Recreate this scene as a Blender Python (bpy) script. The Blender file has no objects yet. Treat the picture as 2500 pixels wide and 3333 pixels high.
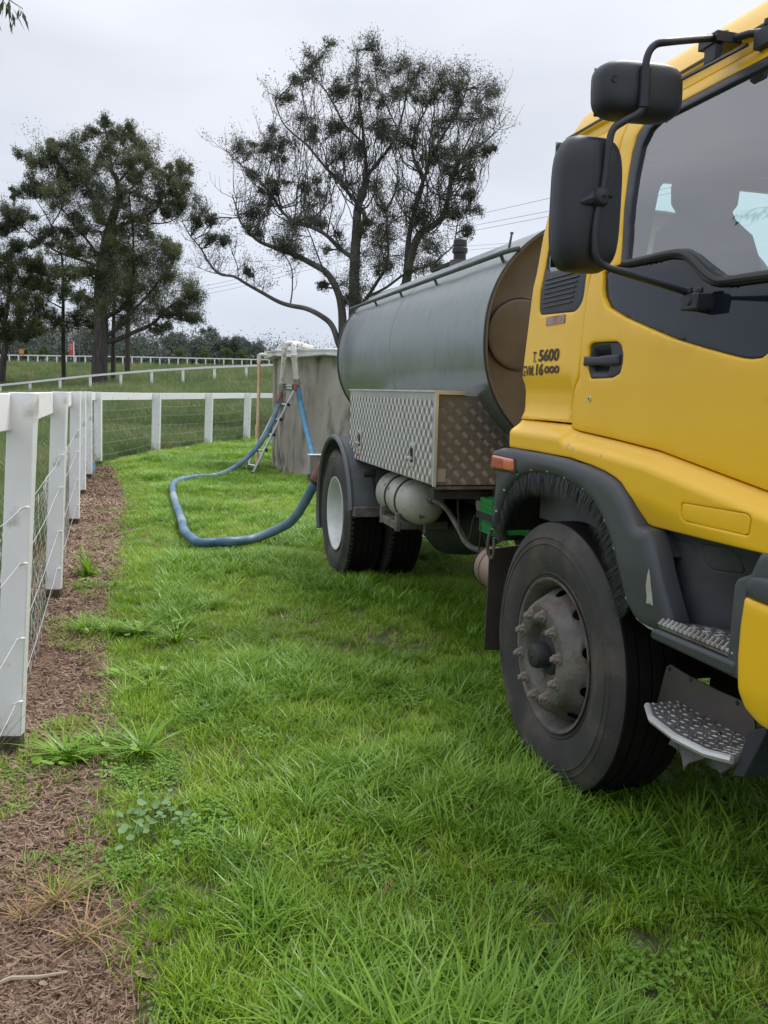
import bpy, bmesh, math, random, json
import numpy as np
from mathutils import Vector, Matrix
from mathutils.geometry import delaunay_2d_cdt
random.seed(7); RNG = np.random.RandomState(7)
SC = bpy.context.scene
COL = SC.collection
R_ = math.radians
# ------------------------------------------------------------------ camera
cam_d = bpy.data.cameras.new('camera'); cam = bpy.data.objects.new('camera', cam_d); COL.objects.link(cam)
PITCH, ROLL, CAMZ = 0.139, 0.025, 1.497
fw = Vector((0, math.cos(PITCH), -math.sin(PITCH))); dn = Vector((0, -math.sin(PITCH), -math.cos(PITCH))); rt = Vector((1, 0, 0))
er = rt * math.cos(ROLL) - dn * math.sin(ROLL); ed = rt * math.sin(ROLL) + dn * math.cos(ROLL)
M = Matrix((er, -ed, -fw)).transposed().to_4x4(); M.translation = Vector((0, 0, CAMZ))
cam.matrix_world = M
cam_d.sensor_fit = 'VERTICAL'; cam_d.sensor_height = 36.0; cam_d.lens = 30.1
cam_d.clip_start = 0.05; cam_d.clip_end = 3000
SC.camera = cam
# ------------------------------------------------------------------ light
SUN_EL, SUN_AZ = R_(55), R_(35)      # azimuth clockwise from +y
SUN_STRENGTH, SKY_STRENGTH, EXPOSURE = 1.5, 0.1, 1.05
w = bpy.data.worlds.new('World'); SC.world = w; w.use_nodes = True
nt = w.node_tree; nt.nodes.clear(); N = nt.nodes.new; LK = nt.links.new
out = N('ShaderNodeOutputWorld'); bg = N('ShaderNodeBackground'); sky = N('ShaderNodeTexSky')
sky.sky_type = 'NISHITA'; sky.sun_disc = False; sky.sun_elevation = SUN_EL; sky.sun_rotation = SUN_AZ
sky.air_density = 1.0; sky.dust_density = 2.0
tc = N('ShaderNodeTexCoord'); sep = N('ShaderNodeSeparateXYZ'); LK(tc.outputs['Generated'], sep.inputs[0])
mp = N('ShaderNodeMapping'); mp.inputs['Scale'].default_value = (1.0, 1.0, 3.2); LK(tc.outputs['Generated'], mp.inputs[0])
nz = N('ShaderNodeTexNoise'); nz.inputs['Scale'].default_value = 1.5; nz.inputs['Detail'].default_value = 5; nz.inputs['Roughness'].default_value = .48
LK(mp.outputs[0], nz.inputs['Vector'])
cr = N('ShaderNodeValToRGB'); e = cr.color_ramp.elements
e[0].position = .36; e[0].color = (.60, .635, .71, 1); e[1].position = .64; e[1].color = (.83, .845, .91, 1)
LK(nz.outputs[0], cr.inputs[0])
hz = N('ShaderNodeValToRGB'); e = hz.color_ramp.elements     # the sky low down is a little bluer and darker
e[0].position = .0; e[0].color = (.44, .475, .525, 1); e[1].position = .30; e[1].color = (.54, .54, .535, 1); e2 = e.new(1.0); e2.color = (1.12, 1.12, 1.12, 1)
LK(sep.outputs[2], hz.inputs[0])
mul = N('ShaderNodeMix'); mul.data_type = 'RGBA'; mul.blend_type = 'MULTIPLY'; mul.inputs[0].default_value = 1
LK(cr.outputs[0], mul.inputs[6]); LK(hz.outputs[0], mul.inputs[7])
sc_ = N('ShaderNodeVectorMath'); sc_.operation = 'SCALE'; sc_.inputs['Scale'].default_value = 9.4
LK(mul.outputs[2], sc_.inputs[0])
mx = N('ShaderNodeMix'); mx.data_type = 'RGBA'; mx.inputs[0].default_value = .93
LK(sky.outputs[0], mx.inputs[6]); LK(sc_.outputs[0], mx.inputs[7])
LK(mx.outputs[2], bg.inputs[0]); bg.inputs[1].default_value = SKY_STRENGTH; LK(bg.outputs[0], out.inputs[0])
sun_d = bpy.data.lights.new('sun', 'SUN'); sun_d.energy = SUN_STRENGTH; sun_d.angle = R_(28); sun_d.color = (1, .97, .93)
sun = bpy.data.objects.new('sun', sun_d); COL.objects.link(sun)
sv = Vector((math.sin(SUN_AZ) * math.cos(SUN_EL), math.cos(SUN_AZ) * math.cos(SUN_EL), math.sin(SUN_EL)))
sun.rotation_euler = sv.to_track_quat('Z', 'Y').to_euler()
SC.view_settings.view_transform = 'Standard'; SC.view_settings.look = 'None'
SC.view_settings.exposure = EXPOSURE; SC.view_settings.gamma = 1; SC.view_settings.use_curve_mapping = False
SC.cycles.max_bounces = 8; SC.cycles.transparent_max_bounces = 16; SC.cycles.use_denoising = True
# ------------------------------------------------------------------ helpers
def tag(o, label=None, cat=None, group=None, kind=None):
    if label: o['label'] = label
    if cat: o['category'] = cat
    if group: o['group'] = group
    if kind: o['kind'] = kind
    return o
def empty(name, loc=(0, 0, 0), rz=0, **k):
    o = bpy.data.objects.new(name, None); COL.objects.link(o); o.location = loc; o.rotation_euler = (0, 0, rz)
    o.empty_display_size = .2
    return tag(o, **k)
class MB:
    def __init__(s): s.v = []; s.f = []; s.m = []
    def add(s, vs, fs, mi=0):
        b = len(s.v); s.v.extend([tuple(map(float, q)) for q in vs]); s.f.extend([tuple(b + i for i in f) for f in fs]); s.m.extend([mi] * len(fs)); return s
    def box(s, a, b, mi=0, mat=None):
        (x0, y0, z0), (x1, y1, z1) = a, b
        vs = [(x, y, z) for x in (x0, x1) for y in (y0, y1) for z in (z0, z1)]
        if mat is not None: vs = [tuple(mat @ Vector(q)) for q in vs]
        return s.add(vs, [(0, 1, 3, 2), (4, 6, 7, 5), (0, 4, 5, 1), (2, 3, 7, 6), (0, 2, 6, 4), (1, 5, 7, 3)], mi)
    def hexa(s, q, mi=0):        # 8 points: bottom quad, top quad
        return s.add(q, [(0, 3, 2, 1), (4, 5, 6, 7), (0, 1, 5, 4), (1, 2, 6, 5), (2, 3, 7, 6), (3, 0, 4, 7)], mi)
    def tube(s, path, r, n=8, cap=True, mi=0, flat=1.0):
        P = [Vector(p) for p in path]; rs = r if isinstance(r, (list, tuple)) else [r] * len(P)
        up = Vector((0, 0, 1)); vs = []; fs = []; prev = None
        for i, p in enumerate(P):
            t = (P[min(i + 1, len(P) - 1)] - P[max(i - 1, 0)])
            t = t.normalized() if t.length > 1e-9 else Vector((0, 0, 1))
            if prev is None:
                a = t.cross(up)
                if a.length < .1: a = t.cross(Vector((1, 0, 0)))
            else: a = prev - t * prev.dot(t)
            a.normalize(); prev = a; b = t.cross(a)
            for k in range(n):
                an = 2 * math.pi * k / n
                vs.append(p + a * (math.cos(an) * rs[i]) + b * (math.sin(an) * rs[i] * flat))
        for i in range(len(P) - 1):
            for k in range(n):
                fs.append((i * n + k, i * n + (k + 1) % n, (i + 1) * n + (k + 1) % n, (i + 1) * n + k))
        if cap: fs += [tuple(range(n))[::-1], tuple((len(P) - 1) * n + k for k in range(n))]
        return s.add(vs, fs, mi)
    def lathe(s, prof, n=48, fn=None, mi=0, close=False):   # prof: (radius, along); fn(r,a,t)->xyz, default axis y
        fn = fn or (lambda r, a, t: (r * math.cos(t), a, r * math.sin(t)))
        vs = []; fs = []; m = len(prof)
        for k in range(n):
            t = 2 * math.pi * k / n
            for (r, a) in prof: vs.append(fn(r, a, t))
        for k in range(n):
            k2 = (k + 1) % n
            for i in range(m - 1): fs.append((k * m + i, k * m + i + 1, k2 * m + i + 1, k2 * m + i))
        return s.add(vs, fs, mi)
    def prism(s, poly, fn, mi=0):   # poly 2D; fn(u,v,side 0/1)
        n = len(poly); vs = [fn(u, v, 0) for u, v in poly] + [fn(u, v, 1) for u, v in poly]
        fs = [tuple(range(n)), tuple(range(2 * n - 1, n - 1, -1))] + [(i, (i + 1) % n, n + (i + 1) % n, n + i) for i in range(n)]
        return s.add(vs, fs, mi)
    def mesh(s, name, mats, smooth=True, angle=35, fix=True):
        me = bpy.data.meshes.new(name); me.from_pydata(s.v, [], s.f)
        mats = mats if isinstance(mats, (list, tuple)) else [mats]
        for m in mats: me.materials.append(m)
        if len(mats) > 1: me.polygons.foreach_set('material_index', s.m)
        if fix and len(s.f) < 60000:
            bm = bmesh.new(); bm.from_mesh(me); bmesh.ops.recalc_face_normals(bm, faces=bm.faces); bm.to_mesh(me); bm.free()
        if smooth:
            me.polygons.foreach_set('use_smooth', [True] * len(me.polygons)); me.set_sharp_from_angle(angle=R_(angle))
        me.update(); return me
    def obj(s, name, mats, parent=None, loc=(0, 0, 0), rot=(0, 0, 0), bev=0, **k):
        sm = {q: k.pop(q) for q in ('smooth', 'angle', 'fix') if q in k}
        o = bpy.data.objects.new(name, s.mesh(name, mats, **sm)); COL.objects.link(o)
        o.location = loc; o.rotation_euler = rot
        if parent: o.parent = parent
        if bev:
            b = o.modifiers.new('bevel', 'BEVEL'); b.width = bev; b.segments = 2; b.limit_method = 'ANGLE'; b.angle_limit = R_(40)
        return tag(o, **k)
def clone(o, name, loc, parent=None, rot=None):
    c = o.copy(); c.name = name; COL.objects.link(c); c.location = loc; c.parent = parent or o.parent
    if rot: c.rotation_euler = rot
    return c
def smooth(t): t = max(0., min(1., t)); return t * t * (3 - 2 * t)
def catmull(P, k=6):
    P = [Vector(p) for p in P]; o = []
    for i in range(len(P) - 1):
        a, b, c, d = P[max(i - 1, 0)], P[i], P[i + 1], P[min(i + 2, len(P) - 1)]
        for j in range(k):
            t = j / k; o.append(.5 * ((2 * b) + (c - a) * t + (2 * a - 5 * b + 4 * c - d) * t * t + (3 * b - a - 3 * c + d) * t ** 3))
    o.append(P[-1]); return o
def round_poly(P, r, k=4):
    o = []; n = len(P)
    for i in range(n):
        p = Vector(P[i]); a = Vector(P[i - 1]) - p; b = Vector(P[(i + 1) % n]) - p
        q = min(r, a.length * .48, b.length * .48); A = p + a.normalized() * q; B = p + b.normalized() * q
        for j in range(k + 1):
            t = j / k; o.append(tuple((1 - t) ** 2 * A + 2 * t * (1 - t) * p + t * t * B))
    return o
def inside(P, x, y):
    P = np.asarray(P); x0, y0 = P[:, 0], P[:, 1]; x1, y1 = np.roll(x0, -1), np.roll(y0, -1)
    x = np.asarray(x)[:, None]; y = np.asarray(y)[:, None]
    c = ((y0 > y) != (y1 > y)) & (x < (x1 - x0) * (y - y0) / np.where(y1 == y0, 1e-12, y1 - y0) + x0)
    return c.sum(1) % 2 == 1
def pdist(P, X):
    P = np.asarray(P); A = P[None]; B = np.roll(P, -1, 0)[None]; X = np.asarray(X)[:, None]
    t = np.clip(((X - A) * (B - A)).sum(2) / np.maximum(((B - A) ** 2).sum(2), 1e-12), 0, 1)
    return np.sqrt((((A + (B - A) * t[..., None]) - X) ** 2).sum(2)).min(1)
def resample(P, st):
    o = []
    for i in range(len(P)):
        a = np.array(P[i], float); b = np.array(P[(i + 1) % len(P)], float); n = max(1, int(math.ceil(np.linalg.norm(b - a) / st)))
        for j in range(n): o.append(a + (b - a) * j / n)
    return np.array(o)
def skin(outline, fmap, holes=(), step=.04, thick=.01, rnd=0., flip=0, rhole=True):
    """a shaped sheet with real thickness: outline and holes in (u,v), fmap(u,v,off) -> xyz, edges rounded by rnd"""
    loops = [resample(outline, step)] + [resample(h, step) for h in holes]
    pts = []; edges = []
    for L in loops:
        b = len(pts); pts += [tuple(q) for q in L]; edges += [(b + i, b + (i + 1) % len(L)) for i in range(len(L))]
    allin = lambda X: inside(outline, X[:, 0], X[:, 1]) & (~np.any([inside(h, X[:, 0], X[:, 1]) for h in holes], axis=0) if len(holes) else True)
    rl = loops if rhole else loops[:1]
    def bd(X): return np.min([pdist(L, X) for L in rl], axis=0)
    def bda(X): return np.min([pdist(L, X) for L in loops], axis=0)
    extra = []
    if rnd > 0:
        for L in rl:
            T = np.roll(L, -1, 0) - np.roll(L, 1, 0); T /= np.maximum(np.linalg.norm(T, axis=1), 1e-9)[:, None]; Nn = np.stack([-T[:, 1], T[:, 0]], 1)
            for d in (.12, .4, 1.):
                for sg in (1, -1):
                    X = L + Nn * sg * rnd * d; k = allin(X) & (bda(X) > rnd * d * .8); extra.append(X[k])
    lo, hi = np.min(loops[0], 0), np.max(loops[0], 0)
    gx, gy = np.meshgrid(np.arange(lo[0] + step * .5, hi[0], step), np.arange(lo[1] + step * .5, hi[1], step))
    X = np.stack([gx.ravel(), gy.ravel()], 1)
    if len(X): k = allin(X) & (bda(X) > max(rnd * 1.15, step * .35)); extra.append(X[k])
    for E_ in extra: pts += [tuple(q) for q in E_]
    vo, _, fo, *_ = delaunay_2d_cdt([Vector(p) for p in pts], edges, [], 0, 1e-6)
    V = np.array([tuple(q) for q in vo]); F = [tuple(f) for f in fo]
    C = np.array([V[list(f)].mean(0) for f in F]); k = allin(C); F = [f for f, q in zip(F, k) if q]
    D = bd(V); mb = MB()
    off = np.zeros(len(V))
    if rnd > 0: q = np.clip(D / rnd, 0, 1); off = rnd * .6 * (1 - np.sqrt(np.clip(1 - (1 - q) ** 2, 0, 1)))
    n = len(V)
    vs = [fmap(u, v, o) for (u, v), o in zip(V, off)] + [fmap(u, v, thick + o * .3) for (u, v), o in zip(V, off)]
    cnt = {}
    for f in F:
        for i in range(3):
            a, b = f[i], f[(i + 1) % 3]; cnt[(min(a, b), max(a, b))] = cnt.get((min(a, b), max(a, b)), 0) + 1
    sides = [(a, b, n + b, n + a) for (a, b), c in cnt.items() if c == 1]
    mb.add(vs, F + [tuple(n + i for i in f[::-1]) for f in F] + sides)
    return mb
# ------------------------------------------------------------------ materials
MATS = {}
def mat(name, col, rough=.6, metal=0., col2=None, nscale=6., ndetail=5, lo=.35, hi=.65, bump=0., bscale=40., spec=.5, stretch=(1, 1, 1), coat=0., col3=None, n3=1.5, lo3=.5, hi3=.65, aniso=None, rough2=None):
    if name in MATS: return MATS[name]
    m = bpy.data.materials.new(name); m.use_nodes = True; nt = m.node_tree; b = nt.nodes['Principled BSDF']; N = nt.nodes.new; L = nt.links.new
    b.inputs['Roughness'].default_value = rough; b.inputs['Metallic'].default_value = metal; b.inputs['Specular IOR Level'].default_value = spec
    b.inputs['Coat Weight'].default_value = coat; b.inputs['Coat Roughness'].default_value = .08
    b.inputs['Base Color'].default_value = (*col, 1)
    tc = N('ShaderNodeTexCoord'); mp = N('ShaderNodeMapping'); mp.inputs['Scale'].default_value = stretch; L(tc.outputs['Object'], mp.inputs[0])
    if col2:
        n = N('ShaderNodeTexNoise'); n.inputs['Scale'].default_value = nscale; n.inputs['Detail'].default_value = ndetail; L(mp.outputs[0], n.inputs['Vector'])
        r = N('ShaderNodeValToRGB'); r.color_ramp.elements[0].position = lo; r.color_ramp.elements[1].position = hi
        r.color_ramp.elements[0].color = (*col, 1); r.color_ramp.elements[1].color = (*col2, 1); L(n.outputs[0], r.inputs[0]); last = r.outputs[0]
        if rough2 is not None:
            rr = N('ShaderNodeMapRange'); rr.inputs['From Min'].default_value = lo; rr.inputs['From Max'].default_value = hi; rr.inputs['To Min'].default_value = rough; rr.inputs['To Max'].default_value = rough2
            L(n.outputs[0], rr.inputs[0]); L(rr.outputs[0], b.inputs['Roughness'])
        if col3:
            n3_ = N('ShaderNodeTexNoise'); n3_.inputs['Scale'].default_value = n3; n3_.inputs['Detail'].default_value = 6; L(mp.outputs[0], n3_.inputs['Vector'])
            r3 = N('ShaderNodeMapRange'); r3.inputs['From Min'].default_value = lo3; r3.inputs['From Max'].default_value = hi3; L(n3_.outputs[0], r3.inputs[0])
            mx = N('ShaderNodeMix'); mx.data_type = 'RGBA'; L(r3.outputs[0], mx.inputs[0]); L(last, mx.inputs[6]); mx.inputs[7].default_value = (*col3, 1); last = mx.outputs[2]
        L(last, b.inputs['Base Color'])
    if bump:
        n = N('ShaderNodeTexNoise'); n.inputs['Scale'].default_value = bscale; n.inputs['Detail'].default_value = 4; L(mp.outputs[0], n.inputs['Vector'])
        bp = N('ShaderNodeBump'); bp.inputs['Strength'].default_value = bump; bp.inputs['Distance'].default_value = .01; L(n.outputs[0], bp.inputs['Height']); L(bp.outputs[0], b.inputs['Normal'])
    MATS[name] = m; return m
def leafmat(name, cols, rough=.55, trans=.25, spec=.3, nscale=.35):
    """leaf or blade: colour varies per piece and in broad patches"""
    m = bpy.data.materials.new(name); m.use_nodes = True; nt = m.node_tree; b = nt.nodes['Principled BSDF']; N = nt.nodes.new; L = nt.links.new
    g = N('ShaderNodeNewGeometry'); oi = N('ShaderNodeObjectInfo'); n = N('ShaderNodeTexNoise'); n.inputs['Scale'].default_value = nscale; n.inputs['Detail'].default_value = 3
    L(g.outputs['Position'], n.inputs['Vector'])
    a = N('ShaderNodeMath'); a.operation = 'MULTIPLY_ADD'; L(g.outputs['Random Per Island'], a.inputs[0]); a.inputs[1].default_value = .45
    a2 = N('ShaderNodeMath'); a2.operation = 'MULTIPLY_ADD'; L(n.outputs[0], a2.inputs[0]); a2.inputs[1].default_value = 1.3; a2.inputs[2].default_value = -.45
    L(a2.outputs[0], a.inputs[2])
    a3 = N('ShaderNodeMath'); a3.operation = 'MULTIPLY_ADD'; L(oi.outputs['Random'], a3.inputs[0]); a3.inputs[1].default_value = .2; L(a.outputs[0], a3.inputs[2])
    r = N('ShaderNodeValToRGB'); els = r.color_ramp.elements
    while len(els) < len(cols): els.new(.5)
    for i, c in enumerate(cols): els[i].position = i / (len(cols) - 1) * .9 + .05; els[i].color = (*c, 1)
    L(a3.outputs[0], r.inputs[0]); L(r.outputs[0], b.inputs['Base Color'])
    b.inputs['Roughness'].default_value = rough; b.inputs['Specular IOR Level'].default_value = spec
    if trans:
        t = N('ShaderNodeBsdfTranslucent'); mx = N('ShaderNodeMixShader'); mx.inputs[0].default_value = trans
        L(r.outputs[0], t.inputs[0]); L(b.outputs[0], mx.inputs[1]); L(t.outputs[0], mx.inputs[2]); L(mx.outputs[0], nt.nodes['Material Output'].inputs[0])
    MATS[name] = m; return m
def glassmat(name, tint, refl=.06, haze=.0):
    m = bpy.data.materials.new(name); m.use_nodes = True; nt = m.node_tree; nt.nodes.remove(nt.nodes['Principled BSDF']); N = nt.nodes.new; L = nt.links.new
    t = N('ShaderNodeBsdfTransparent'); t.inputs[0].default_value = (*tint, 1); g = N('ShaderNodeBsdfGlossy'); g.inputs['Roughness'].default_value = .015; g.inputs[0].default_value = (1, 1, 1, 1)
    f = N('ShaderNodeFresnel'); f.inputs[0].default_value = 1.5; ge = N('ShaderNodeNewGeometry'); mr = N('ShaderNodeMapRange'); mr.inputs['To Min'].default_value = refl; mr.inputs['To Max'].default_value = 1.0; L(f.outputs[0], mr.inputs[0])
    inv = N('ShaderNodeMath'); inv.operation = 'SUBTRACT'; inv.inputs[0].default_value = 1; L(ge.outputs['Backfacing'], inv.inputs[1]); mm = N('ShaderNodeMath'); mm.operation = 'MULTIPLY'; L(mr.outputs[0], mm.inputs[0]); L(inv.outputs[0], mm.inputs[1]); mr = mm
    mx = N('ShaderNodeMixShader'); L(mr.outputs[0], mx.inputs[0]); L(t.outputs[0], mx.inputs[1]); L(g.outputs[0], mx.inputs[2]); last = mx.outputs[0]
    if haze:
        d = N('ShaderNodeBsdfDiffuse'); d.inputs[0].default_value = (.55, .58, .62, 1); m2 = N('ShaderNodeMixShader'); hm = N('ShaderNodeMath'); hm.operation = 'MULTIPLY'; hm.inputs[1].default_value = haze; L(inv.outputs[0], hm.inputs[0]); L(hm.outputs[0], m2.inputs[0])
        L(last, m2.inputs[1]); L(d.outputs[0], m2.inputs[2]); last = m2.outputs[0]
    L(last, nt.nodes['Material Output'].inputs[0]); MATS[name] = m; return m
YEL = mat('yellow_paint', (.88, .51, .015), .33, col2=(.90, .535, .02), nscale=3, coat=.1, spec=.4, bump=.02, bscale=300, col3=(.70, .43, .06), n3=34, lo3=.70, hi3=.80)
DKG = mat('dark_grey_plastic', (.050, .056, .064), .42, col2=(.066, .072, .078), nscale=5, bump=.12, bscale=350, col3=(.10, .10, .095), n3=4, lo3=.6, hi3=.8, rough2=.6)
BLK = mat('black_plastic', (.014, .017, .023), .45, col2=(.020, .024, .031), nscale=8, bump=.1, bscale=500)
RUB = mat('black_rubber', (.018, .019, .021), .55, col2=(.028, .028, .03), nscale=8)
CHA = mat('chassis_black', (.012, .013, .014), .75, col2=(.03, .027, .024), nscale=7, bump=.3, bscale=50)
TYR = mat('tyre_rubber', (.034, .032, .032), .75, col2=(.058, .052, .048), nscale=5, bump=.25, bscale=90, col3=(.105, .085, .068), n3=5, lo3=.50, hi3=.75)
STL = mat('worn_steel', (.095, .086, .078), .6, .2, col2=(.175, .160, .145), nscale=8, bump=.35, bscale=60, col3=(.085, .05, .032), n3=11, lo3=.50, hi3=.68)
ALU = mat('aluminium', (.58, .58, .57), .38, .55, col2=(.68, .68, .67), nscale=9, rough2=.45)
CHK = mat('checker_plate', (.43, .425, .41), .42, .75, col2=(.52, .515, .50), nscale=5, rough2=.5)
CHR = mat('checker_ridge', (.46, .455, .44), .36, .8)
TNK = mat('tank_steel', (.26, .295, .285), .30, .78, col2=(.31, .345, .335), nscale=2.2, stretch=(1, 1, .5), bump=.04, bscale=25, col3=(.235, .265, .26), n3=14, lo3=.5, hi3=.75, rough2=.42)
TYK = mat('tread_shade_black', (.006, .006, .006), .9, spec=.15, col2=(.014, .012, .011), nscale=6)  # tyre rubber darkened: the shade on the tread is put into its colour
HED = mat('tank_head_steel', (.105, .095, .085), .55, .3, col2=(.15, .135, .12), nscale=3, rough2=.55)
PNT = mat('white_fence_paint', (.80, .80, .80), .6, col2=(.84, .84, .84), nscale=9, bump=.12, bscale=120, col3=(.55, .54, .49), n3=9, lo3=.60, hi3=.72)
RIMW = mat('rim_silver_white', (.55, .56, .55), .4, .15, col2=(.66, .67, .66), nscale=4, col3=(.42, .41, .38), n3=5, lo3=.5, hi3=.8)
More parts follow.
